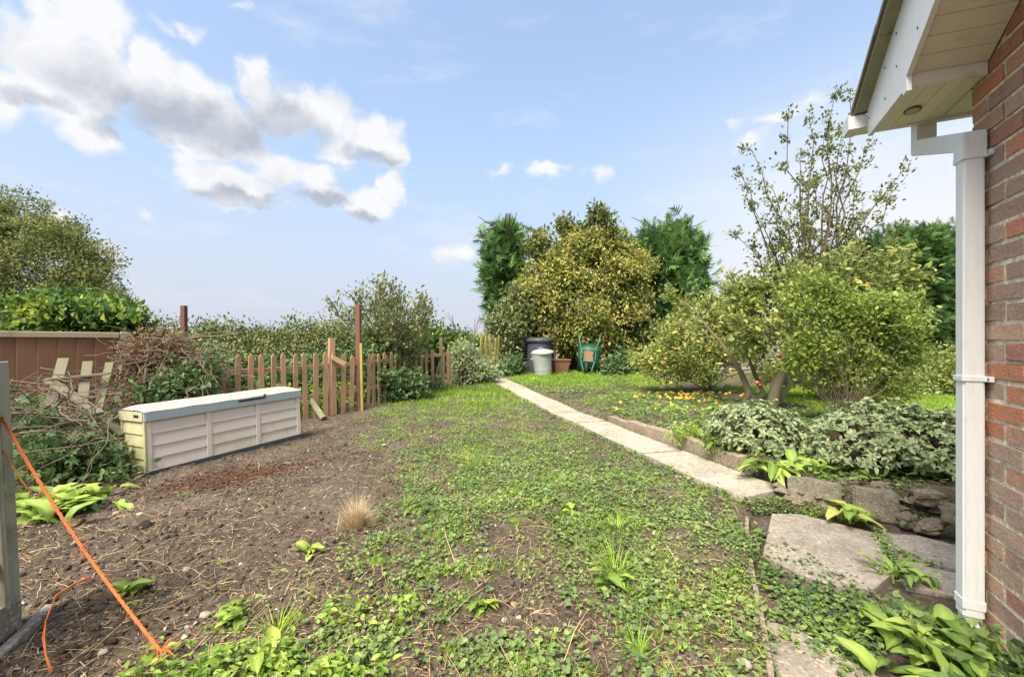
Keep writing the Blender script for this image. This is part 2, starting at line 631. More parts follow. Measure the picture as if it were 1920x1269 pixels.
def soilmat():
    m, t = newmat('garden_soil')
    g = t.n('ShaderNodeNewGeometry')
    pos = g.outputs['Position']
    a = t.n('ShaderNodeAttribute', attribute_name='green')
    n1 = t.noise(pos, 2.2, 6, .65)
    n2 = t.noise(pos, 26, 6, .72)
    n3 = t.noise(pos, 120, 4, .75)
    col = t.ramp(t.m('ADD', t.m('MULTIPLY', n1, .45), t.m('MULTIPLY', n2, .55)),
                 [(.25, (.028, .021, .015)), (.42, (.066, .050, .037)), (.55, (.125, .097, .072)), (.7, (.21, .168, .127)), (.85, (.33, .275, .215))])
    col = t.mix(t.sm(n3, .55, .8, 0, .6), col, (.045, .032, .025))
    vo = t.n('ShaderNodeTexVoronoi')
    vo.inputs['Scale'].default_value = 75
    t.put(vo.inputs['Vector'], pos)
    pale = t.sm(t.n('ShaderNodeSeparateColor').outputs[0], 2, 3)
    sc = t.n('ShaderNodeSeparateColor')
    t.put(sc.inputs[0], vo.outputs['Color'])
    pale = t.m('MULTIPLY', t.sm(sc.outputs[0], .90, .96), t.sm(vo.outputs['Distance'], .45, .25))
    col = t.mix(t.m('MULTIPLY', pale, .8), col, (.36, .31, .25))
    gn = t.noise(pos, 9, 6, .7)
    gf = t.m('MULTIPLY', a.outputs['Fac'], t.sm(gn, .34, .56))
    gcol = t.mix(t.noise(pos, 45, 4, .7), (.07, .10, .025), (.24, .28, .09))
    col = t.mix(t.m('MULTIPLY', gf, .62), col, gcol)
    far = t.n('ShaderNodeAttribute', attribute_name='far')
    fcol = t.mix(t.noise(pos, .05, 3, .6), (.20, .19, .09), (.24, .20, .13))
    col = t.mix(far.outputs['Fac'], col, fcol)
    h = t.m('ADD', t.m('MULTIPLY', n2, .9), t.m('MULTIPLY', n3, .4))
    finish(t, col, .95, bump=h, dist=.02, strength=.8, spec=.1)
    return m


M['soil'] = soilmat()

# ------------------------------------------------------------------ ground
PATH_L = [(1.673, 3.007), (1.499, 3.407), (1.294, 4.226), (1.057, 5.034), (.873, 5.82), (.62, 6.62), (.398, 7.40), (.123, 8.18), (-.112, 8.97), (-.35, 9.76), (-.60, 10.5)]
_py = np.array([p[1] for p in PATH_L]); _px = np.array([p[0] for p in PATH_L])


def pathx(y):
    return np.interp(y, _py, _px)


def retain_y(x):
    return 3.02 - .16 * (np.asarray(x) - 1.85)


def edge_x(y):      # the thin edging strip between lawn and patio
    return np.interp(y, [0.5, 1.526, 2.67, 3.0], [.42, .916, 1.467, 1.66])


def base_h(x, y):
    x = np.asarray(x, float); y = np.asarray(y, float)
    z = .06 + .047 * np.clip(y - 6.6, 0, 5.4)
    r = np.hypot(x, y)
    z = z + 4.6 * sstep(r, 30, 190)
    bedmask = sstep(x - (pathx(y) + .47 / .96), 0.03, .12) * sstep(y - retain_y(x), -.02, .06) * sstep(x, 9, 6) * sstep(y, 11, 7)
    z = z + bedmask * (.13 - .05 * sstep(y, 5, 8))
    pat = sstep(x - edge_x(y), 0.0, .03) * sstep(retain_y(x) - y, -.02, .03)
    z = z * (1 - pat) + (-.012) * pat
    onpath = sstep(x - pathx(y), -.06, .02) * sstep(pathx(y) + .50 - x, -.06, .02) * sstep(y, 2.95, 3.05) * sstep(y, 11, 10.6)
    z = z - onpath * .015
    return z


def ground_h(x, y):
    x = np.asarray(x, float); y = np.asarray(y, float)
    r = np.hypot(x, y)
    near = sstep(r, 40, 14)
    pat = sstep(x - edge_x(y), -.02, .02) * sstep(retain_y(x) - y, -.02, .03)
    onpath = sstep(x - pathx(y), -.08, .0) * sstep(pathx(y) + .52 - x, -.08, .0) * sstep(y, 2.9, 3.0) * sstep(y, 11, 10.6)
    amp = near * (1 - .9 * pat) * (1 - .95 * onpath)
    n = (fbm(x * 1.3, y * 1.3, 3) - .47) * .08 + (fbm(x * 7, y * 7, 9) - .47) * .045 + (vnoise(x * 34, y * 34, 12) - .5) * .014 + (vnoise(x * 70, y * 70, 19) - .5) * .008 * sstep(r, 4, 2)
    return base_h(x, y) + n * amp


def lawn_density(x, y):
    """how green the ground is: 0 bare soil, 1 covered"""
    x = np.asarray(x, float); y = np.asarray(y, float)
    left = np.interp(y, [1.2, 1.65, 2.1, 2.5, 3.2, 4.1, 5.2, 6.2, 7.2, 9], [-1.7, -1.5, -1.4, -1.25, -1.1, -1.45, -1.9, -2.3, -2.4, -2.1])
    n = fbm(x * 1.5 + 4, y * 1.5, 21) - .47
    d = sstep(x - left + n * 1.3, -.12, .55)
    core = np.exp(-(((x - .25) / 1.0) ** 2 + ((y - 3.7) / 1.5) ** 2))
    cover = .30 + .75 * core + .35 * sstep(y, 5.5, 7.5) - .12 * sstep(y, 2.4, 1.7) * sstep(x, .7, .2) + .25 * sstep(x, .5, 1.0) * sstep(y, 2.6, 1.8)
    cover = cover - .7 * np.exp(-(((x + .12) / .3) ** 2 + ((y - 2.35) / .3) ** 2))
    patches = sstep(fbm(x * 3.2, y * 3.2, 33), .36, .60)
    fine = sstep(fbm(x * 11, y * 11, 41), .3, .6)
    d = d * np.clip(cover + .55 * (patches - .5), 0.04, 1) * (.35 + .65 * fine)
    pat = sstep(x - edge_x(y), -.01, .01) * sstep(retain_y(x) - y, -.02, .03)
    return d * (1 - pat)


def build_ground():
    a_f = np.radians(np.linspace(-72, 72, 440))
    a_r = np.radians(np.linspace(72, 288, 60))[1:-1]
    ang = np.concatenate([a_f, a_r])
    rr = [0.0001]
    rr += list(np.linspace(.25, 1.15, 6))
    rr += list(1.15 * np.exp(np.linspace(0, math.log(18 / 1.15), 430))[1:])
    rr += list(18 * np.exp(np.linspace(0, math.log(1500 / 18), 60))[1:])
    rr = np.array(rr)
    A, Rr = np.meshgrid(ang, rr)
    X = np.sin(A) * Rr; Y = np.cos(A) * Rr
    Z = ground_h(X, Y)
    V = np.stack([X, Y, Z], -1).reshape(-1, 3)
    na = len(ang)
    i, j = np.meshgrid(np.arange(len(rr) - 1), np.arange(na), indexing='ij')
    k = (j + 1) % na
    a, b, c, d = i * na + j, i * na + k, (i + 1) * na + k, (i + 1) * na + j
    F = np.concatenate([np.stack([a, c, b], -1).reshape(-1, 3), np.stack([a, d, c], -1).reshape(-1, 3)])
    mb = MB()
    mb.add(V, F)
    o = mb.build('ground', M['soil'], smooth=True)
    me = o.data
    g = me.attributes.new('green', 'FLOAT', 'POINT')
    x, y = V[:, 0], V[:, 1]
    gr = lawn_density(x, y)
    bed = sstep(x - pathx(y) - .45, 0, .2) * sstep(y - retain_y(x), 0, .2)
    gr = np.maximum(gr * (1 - bed), bed * .55 * sstep(fbm(x * 2.2, y * 2.2, 5), .38, .6))
    gr = np.maximum(gr, sstep(y, 9, 12) * .8)
    g.data.foreach_set('value', gr.astype(np.float32))
    f = me.attributes.new('far', 'FLOAT', 'POINT')
    f.data.foreach_set('value', sstep(np.hypot(x, y), 18, 30).astype(np.float32))
    tag(o, 'bare brown soil and patchy weeds of the back garden', kind='structure')


build_ground()


# ------------------------------------------------------------------ solid helpers
def prism(top, thick, bevel=.006, rough=0.0, seed=0):
    """slab from a list of top corners (Vectors, counter-clockwise from above)"""
    bm = bmesh.new()
    tv = [bm.verts.new(p) for p in top]
    bv = [bm.verts.new((p[0], p[1], p[2] - thick)) for p in top]
    bm.faces.new(tv)
    bm.faces.new(list(reversed(bv)))
    n = len(top)
    for i in range(n):
        bm.faces.new((tv[i], bv[i], bv[(i + 1) % n], tv[(i + 1) % n]))
    bmesh.ops.recalc_face_normals(bm, faces=bm.faces)
    if bevel:
        bmesh.ops.bevel(bm, geom=list(bm.edges), offset=bevel, segments=2, affect='EDGES', profile=.6)
    if rough:
        rs = random.Random(seed)
        for v in bm.verts:
            v.co += Vector((rs.uniform(-1, 1), rs.uniform(-1, 1), rs.uniform(-.5, .5))) * rough
    me = bpy.data.meshes.new('slab')
    bm.to_mesh(me); bm.free()
    return me


def boxmesh(sx, sy, sz, bevel=.004, rough=0.0, seed=0, mat=None, sub=0, origin='c', seg=1):
    bm = bmesh.new()
    bmesh.ops.create_cube(bm, size=1)
    for v in bm.verts:
        v.co.x *= sx; v.co.y *= sy; v.co.z *= sz
        if origin == 'b': v.co.z += sz / 2
    if sub:
        bmesh.ops.subdivide_edges(bm, edges=bm.edges, cuts=sub, use_grid_fill=True)
    elif bevel:
        bmesh.ops.bevel(bm, geom=list(bm.edges), offset=bevel, segments=seg, affect='EDGES')
    if rough:
        rs = random.Random(seed)
        for v in bm.verts:
            v.co += Vector((rs.uniform(-1, 1), rs.uniform(-1, 1), rs.uniform(-1, 1))) * rough
    me = bpy.data.meshes.new('piece')
    bm.to_mesh(me); bm.free()
    if mat: me.materials.append(mat)
    return me


def rockmesh(seed, sx, sy, sz, mat, boxy=.0, lump=.25, sub=3):
    bm = bmesh.new()
    bmesh.ops.create_icosphere(bm, subdivisions=sub, radius=1)
    from mathutils import noise as mn
    for v in bm.verts:
        p = v.co.copy()
        if boxy:
            m_ = max(abs(p.x), abs(p.y), abs(p.z))
            p = p.lerp(p / m_, boxy)
        d = mn.noise(v.co * 1.3 + Vector((seed * 7.3, 0, 0))) * lump + mn.noise(v.co * 3.7 + Vector((0, seed * 3.1, 0))) * lump * .35
        p *= 1 + d
        v.co = Vector((p.x * sx, p.y * sy, p.z * sz))
    me = bpy.data.meshes.new('stone')
    bm.to_mesh(me); bm.free()
    me.materials.append(mat)
    if not boxy:
        for f in me.polygons: f.use_smooth = True
    return me


# ------------------------------------------------------------------ house (right)
def build_house():
    white, tw = newmat('white_upvc')
    gp = tw.n('ShaderNodeNewGeometry').outputs['Position']
    stk = tw.noise(tw.vm('MULTIPLY', gp, (1, 1, .07)), 45, 5, .7)
    blo = tw.noise(gp, 7, 6, .72)
    cw = tw.mix(tw.sm(stk, .45, .8, 0, .45), (.74, .745, .73), (.50, .50, .44))
    cw = tw.mix(tw.sm(blo, .56, .8, 0, .5), cw, (.46, .46, .38))
    cw = tw.mix(tw.sm(tw.noise(gp, 60, 4, .7), .66, .74, 0, .5), cw, (.36, .34, .28))
    finish(tw, cw, tw.m('MULTIPLY_ADD', blo, .5, .22), spec=.45, bump=tw.noise(gp, 3, 3), dist=.004, strength=.3)
    white2 = simplemat('weathered_white_board', (.72, .70, .60), .5, .3, .1, 7, dirt=(.30, .29, .15), dirtamt=.35, bump=.1)
    cream = simplemat('yellowed_soffit_board', (.74, .70, .59), .6, .3, .10, 6, dirt=(.26, .23, .10), dirtamt=.35, bump=.1)
    under = simplemat('undercloak_board', (.27, .26, .17), .9, .2, .3, 18, dirt=(.12, .13, .06), dirtamt=.5)
    tile = simplemat('roof_tile', (.22, .19, .15), .9, .2, .3, 20, dirt=(.30, .28, .16), dirtamt=.4)
    dark = simplemat('dark_metal_joint_shade', (.05, .05, .05), .6)  # for screws and comb, and the sheet painted as soffit joint shade
    ventm = simplemat('vent_brown', (.12, .09, .06), .6)
    Cn = Vector((1.9257, 1.79, -0.06))
    h = empty('brick_house', Cn, R(65.41), 'red brick house gable corner with white barge board and gutter pipework', 'house')
    Z0 = .06
    # local frame: x away from the viewer along the wall, y out of the wall, z up
    bm = bmesh.new()
    pts = [(-6, -.1), (-.008, -.1), (-.008, 2.31 + Z0), (-6, 2.31 + Z0 + .55 * 6)]
    f = [bm.verts.new((x, -.0045, z)) for x, z in pts]
    b = [bm.verts.new((x, -.40, z)) for x, z in pts]
    bm.faces.new(f); bm.faces.new(list(reversed(b)))
    for i in range(4):
        bm.faces.new((f[i], b[i], b[(i + 1) % 4], f[(i + 1) % 4]))
    bmesh.ops.recalc_face_normals(bm, faces=bm.faces)
    me = bpy.data.meshes.new('wall'); bm.to_mesh(me); bm.free()
    me.materials.append(M['mortar'])
    wall = link('wall', me, h)
    # return wall on the far side
    rb = MB(); rb.box((-.31, -5, -.1), (-.008, -.401, 2.3)); 
    rw = rb.build('side_wall', M['mortar'], h)
    # bricks
    vars_full = [boxmesh(.215, .09, .0655, .0045, .0014, s, M['brick'], seg=2) for s in range(6)]
    vars_half = [boxmesh(.1025, .09, .0655, .0045, .0012, 50 + s, M['brick'], seg=2) for s in range(4)]
    rs = random.Random(3)
    nb = 0
    far = MB()
    course = 0
    off = .017          # so that a joint falls on the horizon as in the photo
    z = Z0 - .09 + off
    while z < 5.2:
        x = 0.0
        first = course % 2 == 1
        k = 0
        while x > -5.6:
            half = (first and k == 0)
            w = .1025 if half else .215
            cx = x - w / 2
            if z + .07 < 2.31 + Z0 - .55 * x:
                loc = (cx + rs.uniform(-.0015, .0015), -.046 + rs.uniform(-.0015, .0015), z + .0325 + rs.uniform(-.0012, .0012))
                if x > -1.25 and z < 2.95 and nb < 298:
                    o = link('brick', rs.choice(vars_half if half else vars_full), wall, loc, (rs.uniform(-.006, .006), rs.uniform(-.006, .006), rs.uniform(-.005, .005)))
                    nb += 1
                else:
                    far.box((loc[0] - w / 2, -.09, loc[2] - .0325), (loc[0] + w / 2, 0, loc[2] + .0325), r=rs.random())
            x -= w + .010
            k += 1
        z += .075
        course += 1
    o = far.build('brick', M['brick'], wall); o['kind'] = 'stuff'
    # soffit: horizontal box end, underside tongue-and-groove boards running away from the viewer
    zb = Z0 + 2.255
    zo = Z0 + 2.238        # outer edge a little lower
    NB = .256
    for i in range(4):
        y0 = .004 + i * .0625; y1 = y0 + .0605
        za = zb + (zo - zb) * (y0 / NB); zc = zb + (zo - zb) * (y1 / NB)
        m = MB()
        xa, xb_ = -.113 - .056 * y0 / NB, .236
        xc = -.113 - .056 * y1 / NB
        v = [(xa, y0, za), (xb_, y0, za), (xb_, y1, zc), (xc, y1, zc), (xa, y0, za + .01), (xb_, y0, za + .01), (xb_, y1, zc + .01), (xc, y1, zc + .01)]
        fcs = [(0, 2, 1), (0, 3, 2), (4, 5, 6), (4, 6, 7), (0, 1, 5), (0, 5, 4), (1, 2, 6), (1, 6, 5), (2, 3, 7), (2, 7, 6), (3, 0, 4), (3, 4, 7)]
        m.add(v, fcs)
        m.build('soffit_board', cream, h)
    # eaves soffit past the corner, away from the gable
    m = MB()
    m.box((.012, -4, zb + .001), (.236, -.002, zb + .011)); m.build('eaves_soffit', cream, h)
    # fascia behind the gutter
    m = MB(); m.box((.238, -4, zb - .012), (.254, NB - .001, zb + .15)); m.build('fascia', white2, h)
    # little front riser of the box end, facing the viewer
    m = MB()
    v = [(-.112, .004, zb - .006), (-.170, NB, zo - .006), (-.186, NB, zo - .006), (-.128, .004, zb - .006)]
    v += [(a, b_, c + .062) for a, b_, c in v]
    m.add(v, [(0, 1, 2), (0, 2, 3), (4, 6, 5), (4, 7, 6), (0, 5, 1), (0, 4, 5), (1, 6, 2), (1, 5, 6), (2, 7, 3), (2, 6, 7), (3, 4, 0), (3, 7, 4)])
    m.build('box_end_riser', white2, h)
    # sloping verge soffit boards, each running from wall to barge
    SL = .55
    SK = .056
    x = -.132
    while x > -3.0:
        w = .062
        x1 = x - w + .0025
        def zz(xx, yy): return zb + .045 + (-.132 - xx) * SL + (zo - zb) * (yy / NB)
        m = MB()
        v = [(x, .004, zz(x, 0)), (x1, .004, zz(x1, 0)), (x1 - SK, NB, zz(x1, NB)), (x - SK, NB, zz(x, NB))]
        v += [(a, b_, c + .01) for a, b_, c in v]
        m.add(v, [(0, 1, 2), (0, 2, 3), (4, 6, 5), (4, 7, 6), (0, 5, 1), (0, 4, 5), (1, 6, 2), (1, 5, 6), (2, 7, 3), (2, 6, 7), (3, 4, 0), (3, 7, 4)])
        m.build('soffit_board', cream, h)
        x -= w
    m = MB()   # added dark sheet above boards, standing in for shade in the joints
    v = [(-.13, .004, zz(-.13, 0) + .014), (-3, .004, zz(-3, 0) + .014), (-3, NB, zz(-3, NB) + .014), (-.186, NB, zz(-.13, NB) + .014)]
    v += [(a, b_, c + .01) for a, b_, c in v]
    m.add(v, [(0, 1, 2), (0, 2, 3), (4, 6, 5), (4, 7, 6), (0, 5, 1), (0, 4, 5), (1, 6, 2), (1, 5, 6), (2, 7, 3), (2, 6, 7), (3, 4, 0), (3, 7, 4)])
    m.build('soffit_joint_shade', dark, h)
    # barge board with the box end
    top0 = Z0 + 2.365
    bm = bmesh.new()
    prof = [(.258, zo - .012), (.258, top0), (-3.0, top0 + SL * 3.26), (-3.0, zz(-3.0 + SK, NB) - .012), (-.195, zz(-.195 + SK, NB) - .014), (-.195, zo - .025), (-.165, zo - .03), (-.150, zo - .012)]
    f1 = [bm.verts.new((a, NB, b_)) for a, b_ in prof]
    f2 = [bm.verts.new((a, NB + .018, b_)) for a, b_ in prof]
    bm.faces.new(f1); bm.faces.new(list(reversed(f2)))
    n = len(prof)
    for i in range(n):
        bm.faces.new((f1[i], f2[i], f2[(i + 1) % n], f1[(i + 1) % n]))
    bmesh.ops.recalc_face_normals(bm, faces=bm.faces)
    me = bpy.data.meshes.new('barge_board'); bm.to_mesh(me); bm.free(); me.materials.append(white)
    barge = link('barge_board', me, h)
    for (a, b_) in [(.235, .07), (.03, .06), (.03, .20), (-.10, .27), (-.10, .13), (-.155, -.02), (-.28, .32), (-.30, .16)]:
        m = MB(); m.lathe([(.0001, .002), (.0045, .002), (.0045, 0)], 8)
        m.build('screw_cap', dark, barge, loc=(a, NB + .0185, zo + b_ + .0), rot=(R(-90), 0, 0))
    # undercloak strip and tiles on the verge
    def ztile(xx): return top0 + (.258 - xx) * SL
    x = .28
    i = 0
    while x > -3.0:
        x1 = x - .34
        m = MB()
        v = [(x, NB - .05, ztile(x) + .003), (x1 + .004, NB - .05, ztile(x1) + .003), (x1 + .004, NB + .07, ztile(x1) - .004), (x, NB + .07, ztile(x) - .004)]
        v += [(a, b_, c + .008) for a, b_, c in v]
        m.add(v, [(0, 1, 2), (0, 2, 3), (4, 6, 5), (4, 7, 6), (0, 5, 1), (0, 4, 5), (1, 6, 2), (1, 5, 6), (2, 7, 3), (2, 6, 7), (3, 4, 0), (3, 7, 4)])
        m.build('undercloak', under, h)
        # mortar bedding + tile
        m = MB()
        y0, y1 = -4.0, NB + .078
        lift = .012
        v = [(x + .02, y0, ztile(x) + lift), (x1, y0, ztile(x1) + lift + .02), (x1, y1, ztile(x1) + lift + .02), (x + .02, y1, ztile(x) + lift)]
        v += [(a, b_, c + .022) for a, b_, c in v]
        m.add(v, [(0, 1, 2), (0, 2, 3), (4, 6, 5), (4, 7, 6), (0, 5, 1), (0, 4, 5), (1, 6, 2), (1, 5, 6), (2, 7, 3), (2, 6, 7), (3, 4, 0), (3, 7, 4)])
        m.build('roof_tile_course', tile, h)
        x = x1
        i += 1
    # gutter, square section along the eaves, its capped end past the barge
    m = MB()
    gx0, gx1 = .275, .375
    gz = Z0 + 2.285
    y0, y1 = -4.0, NB + .085
    m.box((gx0, y0, gz), (gx1, y1, gz + .004))
    m.box((gx0, y0, gz + .004), (gx0 + .004, y1, gz + .062))
    m.box((gx1 - .004, y0, gz + .004), (gx1, y1, gz + .066))
    gut = m.build('gutter', white, h)
    m = MB(); m.box((gx0 - .004, y1, gz - .004), (gx1 + .004, y1 + .008, gz + .07)); m.box((gx0 - .003, y1 - .04, gz - .003), (gx1 + .003, y1 - .001, gz - .0005))
    m.build('gutter_end_cap', white, h)
    m = MB(); m.box((gx0 - .006, NB + .02, gz + .064), (gx0 + .012, y1 - .02, gz + .092)); m.build('eaves_comb', dark, h)
    # soffit vent
    m = MB(); m.lathe([(.0001, 0), (.036, 0), (.038, .004), (.036, .007), (.030, .007), (.030, .004), (.0001, .004)], 28)
    vz = zb + (zo - zb) * (.165 / NB)
    vent = m.build('soffit_vent', ventm, h, loc=(.07, .165, vz - .001), rot=(R(180) - math.atan((zo - zb) / NB), 0, 0), scale=(1, .8, 1))
    for i in range(7):
        y = -.024 + i * .008
        hw = math.sqrt(max(0, .030 ** 2 - y * y))
        for sgn in (-1, 1):
            m = MB(); m.box((sgn * hw / 2 - hw * .44, y - .0018, .0045), (sgn * hw / 2 + hw * .44, y + .0018, .0085)); m.build('vent_bar', cream, vent)
    # downpipe
    P = MB()
    a0, a1 = -.132, -.067           # x range
    b0, b1 = .012, .077             # y range
    def sq(mb, x0, x1, y0, y1, z0, z1): mb.box((x0, y0, z0), (x1, y1, z1))
    def tubebox(x0, x1, y0, y1, z0, z1, bev=.007):
        me = boxmesh(x1 - x0, y1 - y0, z1 - z0, bev, 0, 0, white, seg=3)
        return me, ((x0 + x1) / 2, (y0 + y1) / 2, (z0 + z1) / 2)
    me, lc = tubebox(a0, a1, b0, b1, Z0 + .10, Z0 + 1.985)
    pipe = link('downpipe', me, h, lc)
    zc = lc[2]
    def sub(name, x0, x1, y0, y1, z0, z1, bev=.003):
        me, l = tubebox(x0, x1, y0, y1, z0, z1, bev)
        return link(name, me, pipe, (l[0] - lc[0], l[1] - lc[1], l[2] - lc[2]))
    sub('pipe_socket', a0 - .0025, a1 + .0025, b0 - .002, b1 + .0025, Z0 + .135, Z0 + .175)
    sub('pipe_shoe', a0 + .006, a1 - .006, b0 + .006, b1 - .006, Z0 - .1, Z0 + .101)
    for zq in (1.052, 1.935):
        c_ = sub('pipe_clip', a0 - .005, a1 + .005, -.001, b1 + .005, Z0 + zq - .011, Z0 + zq + .011, .002)
        sub('clip_lug', a0 - .03, a0 - .004, -.001, .012, Z0 + zq - .011, Z0 + zq + .011, .002)
        m = MB(); m.lathe([(.0001, .002), (.0035, .002), (.0035, 0)], 8)
        m.build('screw', dark, pipe, loc=(a0 - .018 - lc[0], .0125 - lc[1], Z0 + zq - lc[2]), rot=(R(-90), 0, 0))
    # swept arm from the pipe up to the gutter outlet
    bm = bmesh.new()
    path = [(-.0995, Z0 + 1.945, 0), (-.0995, Z0 + 2.005, .30), (.325, Z0 + 2.165, .30), (.325, Z0 + 2.215, 0)]
    hw = .0375
    secs = []
    cl = [(-.0995, Z0 + 1.94), (-.0995, Z0 + 2.005), (.305, Z0 + 2.15), (.305, Z0 + 2.285)]
    for i, (cx, cz) in enumerate(cl):
        if i == 0: d1 = d2 = Vector((0, 1))
        elif i == 3: d1 = d2 = Vector((0, 1))
        else:
            d1 = (Vector(cl[i]) - Vector(cl[i - 1])).normalized(); d2 = (Vector(cl[i + 1]) - Vector(cl[i])).normalized()
        bis = (d1 + d2).normalized()
        nrm = Vector((bis.y, -bis.x))
        k = hw / max(.35, nrm.dot(Vector((d1.y, -d1.x))))
        a = Vector((cx, cz)) + nrm * k; b_ = Vector((cx, cz)) - nrm * k
        secs.append([bm.verts.new((a.x, b1 + .004, a.y)), bm.verts.new((b_.x, b1 + .004, b_.y)), bm.verts.new((b_.x, b0 - .004, b_.y)), bm.verts.new((a.x, b0 - .004, a.y))])
    for i in range(3):
        for j in range(4):
            bm.faces.new((secs[i][j], secs[i][(j + 1) % 4], secs[i + 1][(j + 1) % 4], secs[i + 1][j]))
    bm.faces.new(secs[0]); bm.faces.new(list(reversed(secs[3])))
    bmesh.ops.recalc_face_normals(bm, faces=bm.faces)
    bmesh.ops.bevel(bm, geom=[e for e in bm.edges], offset=.004, segments=2, affect='EDGES')
    me = bpy.data.meshes.new('swan_neck'); bm.to_mesh(me); bm.free(); me.materials.append(white)
    link('swan_neck', me, h)


build_house()


# ------------------------------------------------------------------ path, patio, kerb stones
def build_paving():
    p = empty('garden_path', (0, 0, 0), 0, 'single line of pale concrete slabs leading to the end of the garden', kind='structure')
    rs = random.Random(5)
    n = len(PATH_L)
    W = .455
    for i in range(1, n - 1):
        a = Vector((*PATH_L[i], 0)); b = Vector((*PATH_L[i + 1], 0))
        d = (b - a).normalized(); r = Vector((d.y, -d.x, 0))
        g = .019
        za = float(base_h(a.x, a.y - .0)) + .035 if i > 0 else .1
        za = .095 + .047 * max(0, min(5.4, a.y - 6.6)); zb = .095 + .047 * max(0, min(5.4, b.y - 6.6))
        j = [Vector((rs.uniform(-.007, .007), rs.uniform(-.007, .007), rs.uniform(-.004, .004))) for _ in range(4)]
        c = [a + d * g, a + d * g + r * W, b - d * g + r * W, b - d * g]
        zs = [za, za, zb, zb]
        top = [Vector((c[k].x + j[k].x, c[k].y + j[k].y, zs[k] + j[k].z)) for k in range(4)]
        me = prism(top, .055, .006, .0012, i); me.materials.append(M['slab'])
        o = link('paving_slab', me, p)
    # near end slab, standing proud on bricks
    top = [Vector((1.655, 3.02, .10)), Vector((2.06, 3.20, .105)), Vector((1.915, 3.56, .10)), Vector((1.495, 3.415, .10))]
    me = prism(top, .062, .008, .0015, 99); me.materials.append(M['slab'])
    link('paving_slab', me, p)
    bk = boxmesh(.215, .10, .065, .006, .003, 4, M['brick'], seg=2)
    d = (Vector((2.06, 3.20)) - Vector((1.655, 3.02))).normalized()
    ang = math.atan2(d.y, d.x)
    for k, (s, z) in enumerate([(.12, .002), (.33, .004)]):
        q = Vector((1.655, 3.02)) + d * s
        link('brick', bk, p, (q.x - .02, q.y + .055, z), (0, 0, ang))
    # patio flags
    pt = empty('patio', (0, 0, 0), 0, 'worn flagstones beside the house wall', kind='structure')
    def flag(pix, z, t=.05, seed=0, mat='patio', name='flagstone'):
        top = [at(x, y, z) for x, y in pix]
        # order counter-clockwise from above
        c = sum(top, Vector()) / len(top)
        top.sort(key=lambda v: math.atan2(v.y - c.y, v.x - c.x))
        me = prism(top, t, .006, .001, seed); me.materials.append(M[mat])
        return link(name, me, pt)
    flag([(1447, 962), (1500, 963), (1640, 998), (1678, 1070), (1640, 1103), (1575, 1100), (1500, 1075), (1430, 1040)], .018, seed=1)
    flag([(1646, 997), (1720, 1003), (1850, 1035), (1850, 1078), (1684, 1040), (1655, 1018)], .012, seed=2)
    flag([(1672, 1046), (1850, 1086), (1870, 1130), (1700, 1100), (1682, 1075)], .008, seed=3)
    flag([(1436, 1160), (1500, 1180), (1560, 1215), (1650, 1269), (1690, 1330), (1480, 1330), (1450, 1250)], .008, seed=4)
    # kerb stones between path and raised bed
    ks = empty('kerb_edging', (0, 0, 0), 0, 'short concrete kerb blocks holding the raised bed beside the path', kind='structure')
    y = 3.66
    spans = [(3.66, 3.86), (3.875, 4.44), (4.455, 5.0), (5.015, 5.42), (5.44, 5.95)]
    for k, (y0, y1) in enumerate(spans):
        a = Vector((pathx(y0) + .505, y0, 0)); b = Vector((pathx(y1) + .505, y1, 0))
        d = (b - a).normalized(); r = Vector((d.y, -d.x, 0))
        zt = [.215, .225, .215, .20, .165][k]
        top = [a, a + r * .10, b + r * .10, b]
        top = [Vector((v.x, v.y, zt + rs.uniform(-.004, .004))) for v in top]
        me = prism(top, .16, .010, .003, 40 + k); me.materials.append(M['kerb'])
        link('kerb_block', me, ks)
    # thin edging strip between lawn and patio
    m = MB()
    pts = []
    for yy in np.linspace(.9, 2.75, 16):
        pts.append((float(edge_x(yy)) - .005 + .008 * math.sin(yy * 5), yy, .072 + .006 * math.sin(yy * 7)))
    for i in range(len(pts) - 1):
        a = Vector(pts[i]); b = Vector(pts[i + 1]); d = (b - a).normalized(); r = Vector((d.y, -d.x, 0)) * .010
        v = [a - r, a + r, b + r, b - r]; v += [q - Vector((0, 0, .12)) for q in v]
        m.add([tuple(q) for q in v], [(0, 1, 2), (0, 2, 3), (0, 4, 5), (0, 5, 1), (1, 5, 6), (1, 6, 2), (2, 6, 7), (2, 7, 3), (3, 7, 4), (3, 4, 0)])
    o = m.build('edging_strip', M['kerb']); tag(o, 'thin pale edging board between the weedy lawn and the flagstones', 'edging')
    # second strip at far left, by the weathered fence
    m = MB(); a = at(75, 1269, .05); b = at(95, 1140, .05)
    me = prism([Vector((a.x - .018, a.y - .5, .065)), Vector((a.x + .022, a.y - .5, .065)), Vector((b.x + .02, b.y, .07)), Vector((b.x - .02, b.y, .07))], .08, .004, .002, 7)
    me.materials.append(M['post_conc'])
    tag(link('edging_board', me), 'half buried pale edging board in the soil under the orange twine', 'edging')


build_paving()


